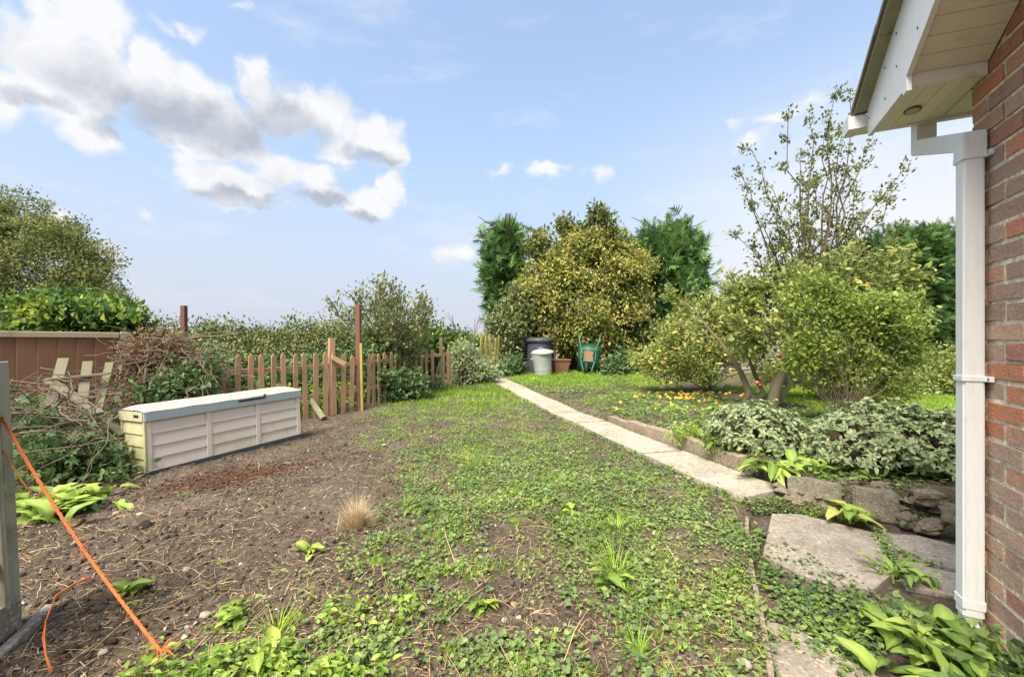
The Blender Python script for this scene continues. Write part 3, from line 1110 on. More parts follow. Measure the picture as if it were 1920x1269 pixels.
# ------------------------------------------------------------------ stones at the end of the raised bed
def build_stones():
    def block(pix0, pix1, z0, hgt, depth, seed, label, yaw=0.0, tilt=0.0):
        a = at(*pix0, z0); b = at(*pix1, z0)
        L = (b - a).length
        ang = math.atan2(b.y - a.y, b.x - a.x)
        bm = bmesh.new(); bmesh.ops.create_cube(bm, size=1)
        for v in bm.verts:
            v.co = Vector((v.co.x * L, v.co.y * depth, v.co.z * hgt))
        bmesh.ops.bevel(bm, geom=list(bm.edges), offset=.012, segments=2, affect='EDGES')
        bmesh.ops.subdivide_edges(bm, edges=[e for e in bm.edges if e.calc_length() > .06], cuts=4, use_grid_fill=True)
        from mathutils import noise as mn
        for v in bm.verts:
            v.co += mn.noise_vector(v.co * 9 + Vector((seed, 0, 0))) * .010 + mn.noise_vector(v.co * 30) * .003
        me = bpy.data.meshes.new('stone_block'); bm.to_mesh(me); bm.free(); me.materials.append(M['block'])
        c = (a + b) / 2
        n = Vector((-math.sin(ang), math.cos(ang), 0))
        o = link('stone_block', me, None, c + n * depth / 2 + Vector((0, 0, hgt / 2 - .02)), (tilt, 0, ang + yaw))
        tag(o, label, 'stone block')
    block((1478, 950), (1578, 970), .0, .225, .17, 1, 'mossy squared stone block with a pale edge beside the end slab', 0, R(-8))
    block((1600, 968), (1688, 982), .0, .205, .16, 2, 'squared brownish stone block to the right of the broad leaved weed', 0, R(-6))
    specs = [((1700, 975), .12, .09, .10, 'rounded upright grey brown stone against the right block'),
             ((1745, 985), .20, .12, .07, 'pale flat rubble stone lying low beside the downpipe'),
             ((1660, 912), .20, .09, .10, 'orange brown rubble stone behind the two squared blocks'),
             ((1735, 930), .17, .11, .11, 'dark rounded stone under the sage roots'),
             ((1590, 905), .18, .10, .09, 'flat brown stone wedged under the sage bush'),
             ((1800, 965), .20, .14, .12, 'large dark stone at the foot of the sage near the pipe')]
    for i, ((px, py), sx, sy, sz, lab) in enumerate(specs):
        z = .05 if i in (0, 1) else .16
        p = at(px, py, z)
        if i in (2, 3, 4, 5): p.z = .15
        o = link('rubble_stone', rockmesh(i + 3, sx * .48, sy * .5, sz * .46, M['rubble'], .6, .42), None, (p.x, p.y, p.z), (rng.uniform(-.3, .3), rng.uniform(-.3, .3), rng.uniform(-.5, .5)))
        tag(o, lab, 'stone', 'rubble stones holding the raised bed')
    # fill of smaller stones and roots under the sage
    m = MB()
    me0 = rockmesh(31, 1, 1, 1, None, .3, .3, 1) if False else None
    rs = random.Random(8)
    for i in range(170):
        x = rs.uniform(1.95, 3.6); y = float(retain_y(x)) + rs.uniform(.0, .22)
        z = .02 + rs.uniform(0, .13)
        s = rs.uniform(.02, .06)
        v = np.array([(1, 0, 0), (-1, 0, 0), (0, 1, 0), (0, -1, 0), (0, 0, 1), (0, 0, -1)], float) * s * np.array([rs.uniform(.7, 1.5), rs.uniform(.6, 1.2), rs.uniform(.4, .9)])
        th = rs.uniform(0, 3); c, s_ = math.cos(th), math.sin(th)
        v = v @ np.array([(c, s_, 0), (-s_, c, 0), (0, 0, 1)]) + (x, y, z)
        m.add(v, [(0, 2, 4), (2, 1, 4), (1, 3, 4), (3, 0, 4), (2, 0, 5), (1, 2, 5), (3, 1, 5), (0, 3, 5)])
    o = m.build('stone_rubble', M['rubble']); tag(o, 'small broken stones packed under the sage roots', None, kind='stuff')


build_stones()


# ------------------------------------------------------------------ storage box
def build_box():
    def plastic(name, col, algae):
        m, t = newmat(name)
        tc = t.n('ShaderNodeTexCoord')
        g = t.n('ShaderNodeNewGeometry')
        n = t.noise(g.outputs['Position'], 7, 6, .7)
        n2 = t.noise(g.outputs['Position'], 40, 4, .7)
        c = t.mix(n2, tuple(x * .93 for x in col), col)
        sep = t.n('ShaderNodeSeparateXYZ')
        t.put(sep.inputs[0], g.outputs['Position'])
        lowz = t.sm(sep.outputs[2], .08, .42, .10, -.04)
        str_ = t.noise(t.vm('MULTIPLY', g.outputs['Position'], (1, 1, .25)), 16, 5, .7)
        f_ = t.m('ADD', t.m('ADD', t.m('MULTIPLY', n, .55), t.m('MULTIPLY', str_, .45)), lowz)
        c = t.mix(t.m('MULTIPLY', t.sm(f_, .66 - algae * .34, .92 - algae * .25), .45 + algae * .45), c, (.34, .33, .13))
        c = t.mix(t.sm(n2, .66, .8, 0, .35), c, (.3, .26, .19))
        finish(t, c, .55, spec=.35, bump=n2, dist=.001, strength=.2)
        return m
    cream = plastic('cream_plastic', (.80, .71, .60), .2)
    algae = plastic('algae_plastic', (.50, .48, .30), .85)
    some = plastic('stained_plastic', (.77, .69, .56), .45)
    grey = simplemat('grey_blue_plastic', (.36, .43, .46), .45, .4, .06, 20, dirt=(.30, .31, .24), dirtamt=.2, bump=.1)
    dark = simplemat('dark_base_plastic', (.07, .085, .10), .5, .3, .15, 20)
    black = simplemat('handle_recess_shade', (.02, .02, .02), .8)  # near-black colour standing in for the shade inside the hand slots
    topm = simplemat('lid_top_plastic', (.46, .38, .31), .7, .2, .15, 9, dirt=(.36, .35, .18), dirtamt=.5, bump=.3)
    a = Vector((-3.124, 3.648, 0)); b = Vector((-2.474, 5.01, 0))
    L = (b - a).length; ang = math.atan2(b.y - a.y, b.x - a.x)
    z0 = .055
    e = empty('storage_box', (a.x, a.y, z0), ang, 'long cream plastic garden storage box with grey lid band and algae stains', 'storage box')
    e.rotation_euler = (R(-1.2), R(-1.4), ang)
    D = .40
    # local: x along front, y to the back, z up. front face y=0
    H1 = .455
    m = MB(); m.box((.012, .018, 0), (L - .012, D - .018, H1 + .03)); m.build('body', cream, e)
    m = MB(); m.box((-.008, -.008, -.025), (L + .01, D + .006, .022)); m.build('base', dark, e)
    fr = MB()
    xs = [0, .045, (L - .045) / 3 + .0, 0, 0]
    n = 3
    sw = .05
    pw = (L - sw * (n + 1)) / n
    for i in range(n + 1):
        x0 = i * (pw + sw)
        me = boxmesh(sw - .003, .022, H1 - .024, .004, 0, 0, cream if i else some)
        link('stile', me, e, (x0 + sw / 2, .009, .024 + (H1 - .024) / 2))
    hs = (H1 - .03) / 4
    for i in range(n):
        x0 = sw + i * (pw + sw)
        for k in range(4):
            zz = .026 + k * hs
            m = MB()
            yb, yt = .002, .014
            v = [(x0, yb, zz), (x0 + pw, yb, zz), (x0 + pw, yt, zz + hs - .006), (x0, yt, zz + hs - .006),
                 (x0, yb + .016, zz), (x0 + pw, yb + .016, zz), (x0 + pw, yt + .016, zz + hs - .006), (x0, yt + .016, zz + hs - .006)]
            m.add(v, [(0, 1, 2), (0, 2, 3), (4, 6, 5), (4, 7, 6), (0, 5, 1), (0, 4, 5), (1, 6, 2), (1, 5, 6), (2, 7, 3), (2, 6, 7), (3, 4, 0), (3, 7, 4)])
            m.build('louvre', some if (k < 2 and i > 0) else cream, e)
    for k in range(4):      # left end
        zz = .026 + k * hs
        m = MB()
        x0, x1 = -.003, .008
        v = [(x0, .03, zz), (x0, D - .03, zz), (x1, D - .03, zz + hs - .006), (x1, .03, zz + hs - .006)]
        v += [(q[0] + .012, q[1], q[2]) for q in v]
        m.add(v, [(0, 2, 1), (0, 3, 2), (4, 5, 6), (4, 6, 7), (0, 1, 5), (0, 5, 4), (1, 2, 6), (1, 6, 5), (2, 3, 7), (2, 7, 6), (3, 0, 4), (3, 4, 7)])
        m.build('end_louvre', algae, e)
    for yy in (.012, D - .02):
        m = MB(); m.box((-.004, yy - .016, .024), (.011, yy + .016, H1)); m.build('end_stile', algae, e)
    # lid band (front + returns) and top
    me = boxmesh(L + .012, .03, .082, .006, 0, 0, grey, seg=2)
    band = link('lid_band', me, e, (L / 2, -.004, H1 + .042))
    m = MB(); m.box((-.010, .012, H1 + .002), (.006, D, H1 + .083)); m.build('lid_side', algae, e)
    m = MB(); m.box((L - .006, .012, H1 + .002), (L + .008, D, H1 + .083)); m.build('lid_side', some, e)
    # gently domed lid top
    m = MB()
    NX, NY = 24, 8
    vs = []
    for i in range(NX + 1):
        for j in range(NY + 1):
            u = i / NX; w = j / NY
            z = H1 + .084 + .045 * (math.sin(math.pi * min(1, max(0, w))) ** .5) * (min(1, min(u, 1 - u) * 14 + .35))
            if w in (0, 1): z = H1 + .0845
            vs.append((-.012 + u * (L + .024), -.018 + w * (D + .03), z + .002 * math.sin(i * 1.3 + j)))
    fs = []
    for i in range(NX):
        for j in range(NY):
            q = i * (NY + 1) + j
            fs += [(q, q + NY + 1, q + NY + 2), (q, q + NY + 2, q + 1)]
    m.add(vs, fs)
    m.build('lid_top', topm, e, smooth=True)
    m = MB(); m.box((L * .52, -.0215, H1 + .052), (L * .71, -.017, H1 + .070)); m.build('handle_slot_shade', black, e)
    m = MB(); m.box((L * .70, -.024, H1 + .072), (L * .715, -.008, H1 + .098)); m.build('latch', simplemat('latch_dark', (.10, .085, .07)), e)
    m = MB(); m.box((-.0125, .07, H1 + .035), (-.0095, .15, H1 + .058)); m.build('side_handle_slot_shade', black, e)


build_box()

# ------------------------------------------------------------------ wood
M['pale_wood'] = woodmat('red_brown_picket_wood', (.28, .165, .092), (.47, .305, .185), alg=.35)
M['grey_wood'] = woodmat('grey_weathered_wood', (.12, .108, .08), (.24, .215, .16), alg=.55, lichen=.12)
M['green_wood'] = woodmat('green_stained_wood', (.21, .22, .16), (.42, .43, .34), algae=(.15, .18, .09), alg=.4)
M['panel_wood'] = woodmat('brown_fence_board_wood', (.13, .068, .036), (.27, .15, .082), alg=.15)
M['cap_wood'] = woodmat('weathered_cap_wood', (.30, .24, .16), (.46, .38, .27), alg=.35, axis=(12, 1, 1))
M['dark_post'] = woodmat('dark_brown_post_wood', (.10, .05, .035), (.19, .10, .075), alg=.1)
M['yellow_wood'] = woodmat('yellow_lichened_wood', (.30, .22, .09), (.44, .35, .14), algae=(.35, .33, .07), alg=.7, lichen=.4)


def picket_mesh(w, h, t, seed, mat, point=.05):
    rs = random.Random(seed)
    pr = [(-w / 2, 0), (w / 2, 0), (w / 2 + rs.uniform(-.002, .002), h - point), (w * .22, h - point * .25), (0, h), (-w * .22, h - point * .25), (-w / 2, h - point)]
    bm = bmesh.new()
    f = [bm.verts.new((x, -t / 2, z)) for x, z in pr]; b = [bm.verts.new((x, t / 2, z)) for x, z in pr]
    bm.faces.new(f); bm.faces.new(list(reversed(b)))
    n = len(pr)
    for i in range(n):
        bm.faces.new((f[i], b[i], b[(i + 1) % n], f[(i + 1) % n]))
    bmesh.ops.recalc_face_normals(bm, faces=bm.faces)
    me = bpy.data.meshes.new('pale'); bm.to_mesh(me); bm.free(); me.materials.append(mat)
    return me


def beam(name, p0, p1, w, d, mat, parent=None, bevel=.003, seed=0, roll=0.0):
    p0 = Vector(p0); p1 = Vector(p1)
    v = p1 - p0
    me = boxmesh(w, d, v.length, bevel, .001, seed, mat)
    o = link(name, me, parent, (p0 + p1) / 2)
    q = v.to_track_quat('Z', 'Y')
    o.rotation_mode = 'QUATERNION'
    from mathutils import Quaternion
    o.rotation_quaternion = q @ Quaternion((0, 0, 1), roll)
    return o


def picket_run(e, pts, pitch, ztop, mat, seed=0, w=.07, rails=(.30, .74), skip=(), wob=.012):
    rs = random.Random(seed)
    meshes = [picket_mesh(w * rs.uniform(.9, 1.05), 1.0, .018, seed * 10 + k, mat) for k in range(4)]
    P = [Vector((*p, 0)) for p in pts]
    s = 0.0
    i = 0
    seglen = [(P[k + 1] - P[k]).length for k in range(len(P) - 1)]
    tot = sum(seglen)
    while s < tot:
        r_ = s; k = 0
        while k < len(seglen) - 1 and r_ > seglen[k]:
            r_ -= seglen[k]; k += 1
        p = P[k].lerp(P[k + 1], r_ / seglen[k])
        d = (P[k + 1] - P[k]).normalized()
        g = float(base_h(p.x, p.y))
        zt = ztop(s / tot) + rs.uniform(-wob, wob)
        if i not in skip:
            o = link('pale', rs.choice(meshes), e, (p.x + d.y * .03, p.y - d.x * .03, g - .02), (rs.uniform(-.03, .03), rs.uniform(-.035, .035), math.atan2(d.y, d.x) + rs.uniform(-.08, .08)), (1, 1, zt - g + .02))
        s += pitch * rs.uniform(.94, 1.06)
        i += 1
    for k in range(len(P) - 1):
        for rz in rails:
            a = P[k]; b = P[k + 1]
            ga = float(base_h(a.x, a.y)); gb = float(base_h(b.x, b.y))
            beam('rail', (a.x, a.y, ga + rz), (b.x, b.y, gb + rz), .035, .06, mat, e, seed=k)


def build_fences():
    # brown picket fence, near run
    e = empty('picket_fence', (-3.2, 6.3, .05), 0, 'red brown picket fence running from behind the storage box to the tall post', 'fence')
    e.location = (0, 0, 0)
    picket_run(e, [(-4.05, 4.95), (-3.60, 5.60), (-2.53, 7.14)], .152, lambda t: 1.03 - .07 * max(0, t - .75) * 4, M['pale_wood'], 2)
    beam('post', (-2.86, 6.70, 0), (-2.84, 6.72, 1.25), .085, .085, M['pale_wood'], e)
    beam('post', (-3.90, 5.35, 0), (-3.90, 5.35, 1.0), .08, .08, M['grey_wood'], e)
    beam('broken_rail', (-2.80, 6.62, .96), (-2.62, 6.70, .84), .03, .07, M['pale_wood'], e)
    # tall post with a green stained stake
    t = empty('tall_fence_post', (-2.55, 7.1, .05), 0, 'tall dark brown fence post with green stained stake in front of the shrub', 'post')
    beam('post', (0, 0, -.05), (-.012, 0, 1.76), .075, .075, M['dark_post'], t)
    beam('stake', (.075, -.045, -.05), (.055, -.045, 1.12), .045, .04, M['yellow_wood'], t)
    # split log leaning at its foot
    m = MB(); a = ray(580, 745, 6.45); b = at(607, 785, .07)
    m.tube([a, (a + b) / 2, b], [.035, .045, .05], 7)
    tag(m.build('split_log', M['grey_wood']), 'short split log leaning against the foot of the picket fence', 'log')
    # far run
    e = empty('picket_fence', (0, 0, 0), 0, 'weathered picket fence behind the tall shrub and the leaning pole', 'fence')
    picket_run(e, [(-2.47, 7.25), (-2.02, 8.35), (-1.30, 9.25)], .150, lambda t: .99 + .05 * t, M['pale_wood'], 5, skip=(13,))
    for (x, y) in ((-1.98, 8.42), (-1.50, 9.02)):
        beam('post', (x, y, 0), (x, y, 1.28), .07, .07, M['grey_wood'], e)
    # leaning pole
    o = beam('leaning_pole', at(812, 732, .12), ray(832, 652, 9.0), .05, .04, M['yellow_wood'])
    tag(o, 'pale yellow pole leaning on the weathered picket fence', 'pole')
    # yellow lichened old gate at the end
    e = empty('old_gate', (0, 0, 0), 0, 'collapsed yellow lichened picket gate near the end of the path', 'gate')
    A = Vector((-1.22, 11.0, 0)); B = Vector((-.42, 11.9, 0))
    rs = random.Random(4)
    for i in range(13):
        p = A.lerp(B, i / 12)
        g = float(base_h(p.x, p.y))
        link('pale', picket_mesh(.06, 1.0, .018, 80 + i, M['yellow_wood']), e, (p.x, p.y, g), (rs.uniform(-.08, .08), rs.uniform(-.09, .09), .8), (1, 1, rs.uniform(.95, 1.1)))
    for z in (.35, .75): beam('rail', (A.x, A.y, .3 + z), (B.x, B.y, .3 + z - .06), .035, .06, M['yellow_wood'], e)
    beam('brace', (A.x - .05, A.y - .06, 1.2), (B.x + .02, B.y - .06, .55), .03, .07, M['yellow_wood'], e)
    beam('post', (A.x - .08, A.y, .2), (A.x - .08, A.y, 1.5), .08, .08, M['yellow_wood'], e)
    # closeboard panel with cap rail
    e = empty('board_fence_panel', (0, 0, 0), 0, 'brown closeboard fence panel with pale cap rail at far left', 'fence')
    q = Vector((-4.56, 5.0, 0)); d = Vector((.6, .8, 0)); nrm = Vector((.8, -.6, 0))
    zt = 1.285
    bd = boxmesh(.150, .018, 1.15, .003, .0015, 3, M['panel_wood'])
    s = -.09
    k = 0
    rs = random.Random(9)
    while s > -2.4:
        p = q + d * (s - .07)
        link('board', bd, e, (p.x, p.y, zt - .035 - .575 + rs.uniform(-.004, .004)), (R(0), 0, math.atan2(d.y, d.x) + R(5)))
        s -= .146
        k += 1
    a = q - d * .04; b = q - d * 2.4
    beam('cap_rail', (a.x, a.y, zt - .012), (b.x, b.y, zt - .012), .075, .06, M['cap_wood'], e, bevel=.004)
    for z in (.3, 1.0):
        beam('rail', (a.x - nrm.x * .035, a.y - nrm.y * .035, z), (b.x - nrm.x * .035, b.y - nrm.y * .035, z), .04, .06, M['panel_wood'], e)
    me = boxmesh(.10, .10, 1.42, .012, .002, 4, M['post_conc'], seg=2)
    o = link('concrete_post', me, None, (q.x + d.x * .02, q.y + d.y * .02, .60), (0, 0, math.atan2(d.y, d.x)))
    tag(o, 'pale concrete post at the right end of the brown fence panel', 'post')
    # glimpse of the next panel over
    e = empty('board_fence_panel', (0, 0, 0), 0, 'dark neighbouring fence panel glimpsed above the cap rail at the frame edge', 'fence')
    for i in range(8):
        p = Vector((-8.9 + i * .145, 6.9 + i * .03, 0))
        link('board', bd, e, (p.x, p.y, 1.02), (0, 0, .2))
    beam('cap_rail', (-9.0, 6.87, 1.60), (-7.85, 7.12, 1.60), .06, .05, M['cap_wood'], e)
    # dark post in the hedge line
    p = ray(346, 640, 6.3)
    o = beam('hedge_post', (p.x, p.y, 0), (p.x - .01, p.y, ray(346, 573, 6.3).z), .065, .065, M['dark_post'])
    tag(o, 'dark brown post sticking up out of the clipped hedge', 'post')
    # broken old picket section leaning in the brambles
    e = empty('broken_fence_section', (0, 0, 0), 0, 'broken grey picket section tangled in dead brambles beside the storage box', 'fence')
    def b(px0, py0, px1, py1, Y, Y2=None, w=.075, dpt=.022, mat='grey_wood', name='pale'):
        return beam(name, ray(px0, py0, Y), ray(px1, py1, Y2 or Y), w, dpt, M[mat], e)
    b(120, 672, 82, 808, 4.0, 3.75, w=.085)
    b(165, 678, 148, 800, 4.1, 3.8, w=.075)
    b(206, 680, 176, 800, 4.25, 3.9, w=.065)
    b(236, 770, 150, 835, 3.9, 3.7, w=.05, name='rail')
    b(60, 800, 120, 745, 3.7, 3.9, w=.05, name='rail')
    b(84, 712, 205, 700, 3.85, 4.1, name='rail', w=.07)
    b(92, 712, 186, 775, 3.85, 3.78, name='brace', w=.09)
    b(170, 760, 232, 815, 3.85, 3.8, name='rail', w=.08)
    b(275, 690, 262, 765, 4.55, 4.5, w=.03, name='stake')
    # weathered fence right at the left frame edge
    e = empty('weathered_trellis_fence', (0, 0, 0), 0, 'grey green weathered slatted fence panel at the left frame edge', 'fence')
    end = Vector((-2.0, 1.69, 0)); dd = Vector((.16, -.987, 0)).normalized(); nn = Vector((.987, .16, 0)).normalized()
    lean = Vector((-.052, 0, 1)).normalized()
    gb = .16
    for i in range(9):
        p = end + dd * (i * .105 + .035)
        beam('slat', p + Vector((0, 0, gb)), p + lean * 1.10, .016, .088, M['green_wood'], e, seed=i, roll=0)
    for z in (.33, .62, .92):
        a_ = end + nn * .02 + lean * z; b_ = end + dd * .95 + nn * .02 + lean * z
        beam('batten', a_, b_, .022, .032, M['green_wood'], e)
    beam('post', end - dd * .02 + Vector((0, 0, 0)), end - dd * .02 + lean * 1.12, .04, .045, M['green_wood'], e)
    m = boxmesh(.045, 1.1, .2, .005, .002, 2, M['post_conc'])
    o = link('gravel_board', m, e, (end.x + dd.x * .53 + .018, end.y + dd.y * .53, .075), (0, 0, math.atan2(dd.y, dd.x) - R(90)))


build_fences()


# ------------------------------------------------------------------ orange twine
def build_twine():
    m1 = simplemat('orange_twine', (.62, .18, .05), .6, .3, .25, 60)
    e = empty('twine', (0, 0, 0), 0, 'frayed twisted orange twine stretched from the left fence down to the soil', 'twine')
    A = ray(-40, 705, 1.72); B = at(303, 1222, .07)
    def line(t, amp, ph, fr):
        p = A.lerp(B, t) + Vector((0, 0, -.06 * math.sin(math.pi * t)))
        return p + Vector((math.cos(t * fr + ph), math.sin(t * fr + ph) * .5, math.sin(t * fr + ph))) * amp
    for ph in (0, 2.1, 4.2):
        m = MB()
        pts = [line(t, .0034, ph, 95) for t in np.linspace(0, 1, 170)]
        m.tube(pts, .0031, 5); m.build('strand', m1, e, smooth=True)
    fz = MB()
    rs = random.Random(2)
    for i in range(170):
        t = rs.random() ** .7
        p = line(t, .004, rs.uniform(0, 6), 0)
        dr = Vector((rs.gauss(0, 1), rs.gauss(0, 1), rs.gauss(0, 1))).normalized() * rs.uniform(.008, .03) + (B - A).normalized() * rs.uniform(.0, .03)
        fz.tube([p, p + dr * .5 + Vector((0, 0, .002)), p + dr], .0006, 3, cap=False)
    for i in range(70):
        dr = Vector((rs.gauss(.7, .8), rs.gauss(0, .8), abs(rs.gauss(.1, .3)))).normalized() * rs.uniform(.02, .07)
        fz.tube([B, B + dr * .5 + Vector((0, 0, .008)), B + dr - Vector((0, 0, .01))], .0009, 3, cap=False)
    o = fz.build('frayed_fibres', m1, e); o['kind'] = 'stuff'
    K0 = [ray(170, 1082, 1.62), ray(135, 1097, 1.6), ray(105, 1118, 1.58), ray(92, 1145, 1.56), ray(86, 1165, 1.55), ray(80, 1195, 1.53), ray(86, 1230, 1.5), ray(95, 1262, 1.47)]
    for off in (0, .006):
        m = MB()
        pts = [Vector(k) + Vector((off * (i % 2), 0, off)) for i, k in enumerate(K0)]
        m.tube(pts, .0024, 4); m.build('loose_strand', m1, e, smooth=True)
    m = MB(); m.tube([ray(0, 836, 1.7), ray(16, 862, 1.68), ray(40, 900, 1.66), ray(60, 925, 1.64)], .0028, 4)
    m.build('loose_strand', m1, e, smooth=True)


build_twine()


# ------------------------------------------------------------------ things at the end of the garden
def build_far_things():
    Y0 = 12.0
    g0 = .313
    def X(px, Y=Y0): return (px - 960) / FPX * Y
    # compost bin, grey
    grey = simplemat('dark_grey_plastic', (.05, .054, .064), .5, .4, .15, 8, dirt=(.13, .13, .11), dirtamt=.3)
    blk = simplemat('black_plastic', (.03, .035, .035), .45, .4, .2, 8)
    e = empty('compost_bin', (X(1012, 12.1), 12.1, g0), 0, 'dark grey plastic compost bin with overhanging lid behind the metal dustbin', 'compost bin')
    m = MB(); m.lathe([(.40, 0), (.385, .3), (.37, .6), (.36, .86)], 20, sx=.95)
    m.build('body', grey, e, smooth=True)
    m = MB(); m.lathe([(.37, .86), (.40, .862), (.405, .93), (.37, .97), (.25, .995), (.0001, 1.0)], 20, sx=.95); m.build('lid', grey, e, smooth=True)
    m = MB(); m.box((-.12, -.36, .08), (.12, -.33, .38)); m.build('hatch', grey, e)
    for i in range(3):
        m = MB(); m.box((-.34 + i * .02, -.22, .2 + i * .2), (-.31 + i * .02, -.1, .22 + i * .2)); m.build('rib', grey, e)
    e = empty('ribbed_water_butt', (X(977, 12.4), 12.4, g0), 0, 'black ribbed plastic butt squeezed left of the grey compost bin', 'water butt')
    pr = []
    for i in range(10):
        z = .02 + i * .085
        pr += [(.25, z), (.30, z + .02), (.30, z + .045), (.25, z + .065)]
    m = MB(); m.lathe(pr + [(.0001, .9)], 20); m.build('body', blk, e)
    m = MB(); m.lathe([(.27, .9), (.27, .93), (.0001, .95)], 20); m.build('lid', blk, e)
    # metal dustbin, leaning
    gal = simplemat('galvanised_steel', (.50, .51, .50), .42, .5, .2, 9, metal=.35, dirt=(.30, .29, .26), dirtamt=.4)
    e = empty('metal_dustbin', (X(1019, 11.45), 11.45, g0 - .02), 0, 'leaning galvanised metal dustbin with a dented lid', 'dustbin')
    e.rotation_euler = (R(2), R(-7), R(20))
    m = MB()
    pr = [(.0001, .02), (.215, .02), (.222, 0), (.225, .02)]
    for i in range(1, 26):
        z = .02 + i * .0235
        pr.append((.222 + .05 * z / .6 + (.003 if i in (6, 7, 17, 18) else 0), z))
    pr += [(.285, .615), (.285, .63), (.26, .63)]
    m.lathe(pr, 36); m.build('body', gal, e, smooth=True)
    m = MB(); m.lathe([(.292, .60), (.296, .635), (.285, .655), (.2, .68), (.08, .705), (.0001, .71)], 32); m.build('lid', gal, e, smooth=True, rot=(R(3), R(3), 0))
    m = MB(); m.tube([(-.06, 0, .70), (-.05, 0, .745), (.05, 0, .745), (.06, 0, .70)], .008, 6); m.build('lid_handle', gal, e)
    for s in (-1, 1):
        m = MB(); m.tube([(s * .268, -.06, .50), (s * .30, -.05, .47), (s * .30, .05, .47), (s * .268, .06, .50)], .006, 6); m.build('side_handle', gal, e)
    # brown planter
    ter = simplemat('brown_planter', (.22, .11, .07), .7, .3, .2, 8, dirt=(.12, .09, .06))
    e = empty('brown_planter', (X(1050, 11.9), 11.9, g0), R(12), 'squat red brown square planter right of the metal dustbin', 'planter')
    m = MB(); 
    v = [(-.17, -.15, 0), (.17, -.15, 0), (.17, .15, 0), (-.17, .15, 0), (-.23, -.2, .36), (.23, -.2, .36), (.23, .2, .36), (-.23, .2, .36)]
    m.add(v, [(0, 2, 1), (0, 3, 2), (0, 1, 5), (0, 5, 4), (1, 2, 6), (1, 6, 5), (2, 3, 7), (2, 7, 6), (3, 0, 4), (3, 4, 7)]); m.build('body', ter, e)
    m = MB()
    for lo, hi in [((-.25, -.22, .36), (.25, -.19, .40)), ((-.25, .19, .36), (.25, .22, .40)), ((-.25, -.189, .36), (-.22, .189, .40)), ((.22, -.189, .36), (.25, .189, .40))]: m.box(lo, hi)
    m.build('rim', ter, e)
    m = MB(); m.box((-.218, -.188, .30), (.218, .188, .34)); m.build('soil', M['soil'], e)
    # open timber shelter
    wd = woodmat('shelter_wood', (.17, .10, .07), (.30, .19, .14), alg=.1)
    dk = simplemat('shelter_inside_shade', (.035, .03, .025), .9)  # shade of the open interior put into the wall colour
    e = empty('timber_shelter', (X(1017, 12.6), 12.6, g0), 0, 'small open fronted timber shelter swallowed by the ivy behind the bins', 'shelter')
    for x in (-.36, .36): beam('post', (x, 0, 0), (x, 0, 1.42), .06, .06, wd, e)
    beam('header', (-.42, 0, 1.44), (.42, 0, 1.44), .05, .07, wd, e)
    for s in (-1, 1): beam('corner_brace', (s * .35, -.01, 1.22), (s * .17, -.01, 1.40), .05, .05, wd, e)
    m = MB(); m.box((-.34, .04, .0), (-.32, .8, 1.40)); m.box((.32, .04, .0), (.34, .8, 1.40)); m.box((-.34, .8, 0), (.34, .83, 1.40)); m.build('dark_inside_walls', dk, e)
    m = MB(); m.box((-.46, -.08, 1.48), (.46, .9, 1.51)); m.build('roof', simplemat('green_felt', (.06, .14, .10), .9), e)
    # green wheelbarrow stood on end
    gr = simplemat('green_barrow_paint', (.016, .085, .042), .45, .4, .2, 6, dirt=(.10, .13, .08), dirtamt=.3)
    tub = simplemat('pale_green_tube', (.07, .20, .13), .4, .4, .15, 14, dirt=(.2, .16, .1), dirtamt=.3)
    rust = simplemat('rusty_plate', (.27, .15, .085), .8, .2, .3, 14)
    tyre = simplemat('black_tyre', (.03, .03, .03), .8)
    rim = simplemat('grey_wheel_rim', (.22, .22, .23), .5)
    e = empty('wheelbarrow', (X(1101, 11.55), 11.55, g0), R(-14), 'green wheelbarrow stood on its nose with handles up against the ivy', 'wheelbarrow')
    e.rotation_euler = (R(-7), R(3), R(-14))
    e.scale = (.92, .92, .88)
    bm = bmesh.new()
    rimr = [(-.33, .34, .02), (.36, .34, .06), (.33, .34, .98), (-.33, .34, .98)]
    bas = [(-.20, .03, .22), (.21, .03, .22), (.22, .03, .80), (-.22, .03, .80)]
    r1 = [bm.verts.new(v) for v in rimr]; r0 = [bm.verts.new(v) for v in bas]
    bm.faces.new(r0)
    for i in range(4): bm.faces.new((r0[i], r1[i], r1[(i + 1) % 4], r0[(i + 1) % 4]))
    bmesh.ops.bevel(bm, geom=[ed for ed in bm.edges if not ed.is_boundary], offset=.05, segments=4, affect='EDGES')
    bmesh.ops.solidify(bm, geom=list(bm.faces), thickness=.012)
    me = bpy.data.meshes.new('tray'); bm.to_mesh(me); bm.free(); me.materials.append(gr)
    for f_ in me.polygons: f_.use_smooth = True
    link('tray', me, e)
    m = MB(); rp = rimr + [rimr[0]]; m.tube(rp, .014, 6); m.build('tray_rim', gr, e)
    m = MB(); m.box((-.13, .005, .42), (.14, .025, .72)); m.build('rusty_plate', rust, e)
    for s in (-1, 1):
        m = MB(); m.tube([(s * .10, -.10, .04), (s * .14, -.08, .18), (s * .20, -.03, .42), (s * .22, -.02, .78), (s * .27, .0, .98), (s * .33, .03, 1.25)], .017, 7); m.build('handle_tube', tub, e, smooth=True)
        m = MB(); m.tube([(s * .31, .02, 1.17), (s * .345, .035, 1.31)], .022, 7); m.build('grip', gr, e)
        m = MB(); m.tube([(s * .20, -.03, .80), (s * .17, -.20, .72), (s * .13, -.20, .60), (s * .20, -.04, .42)], .013, 6); m.build('leg', tub, e)
    for z in (.40, .78):
        m = MB(); m.tube([(-.21, -.03, z), (.21, -.03, z)], .013, 6); m.build('cross_bar', tub, e)
    m = MB()
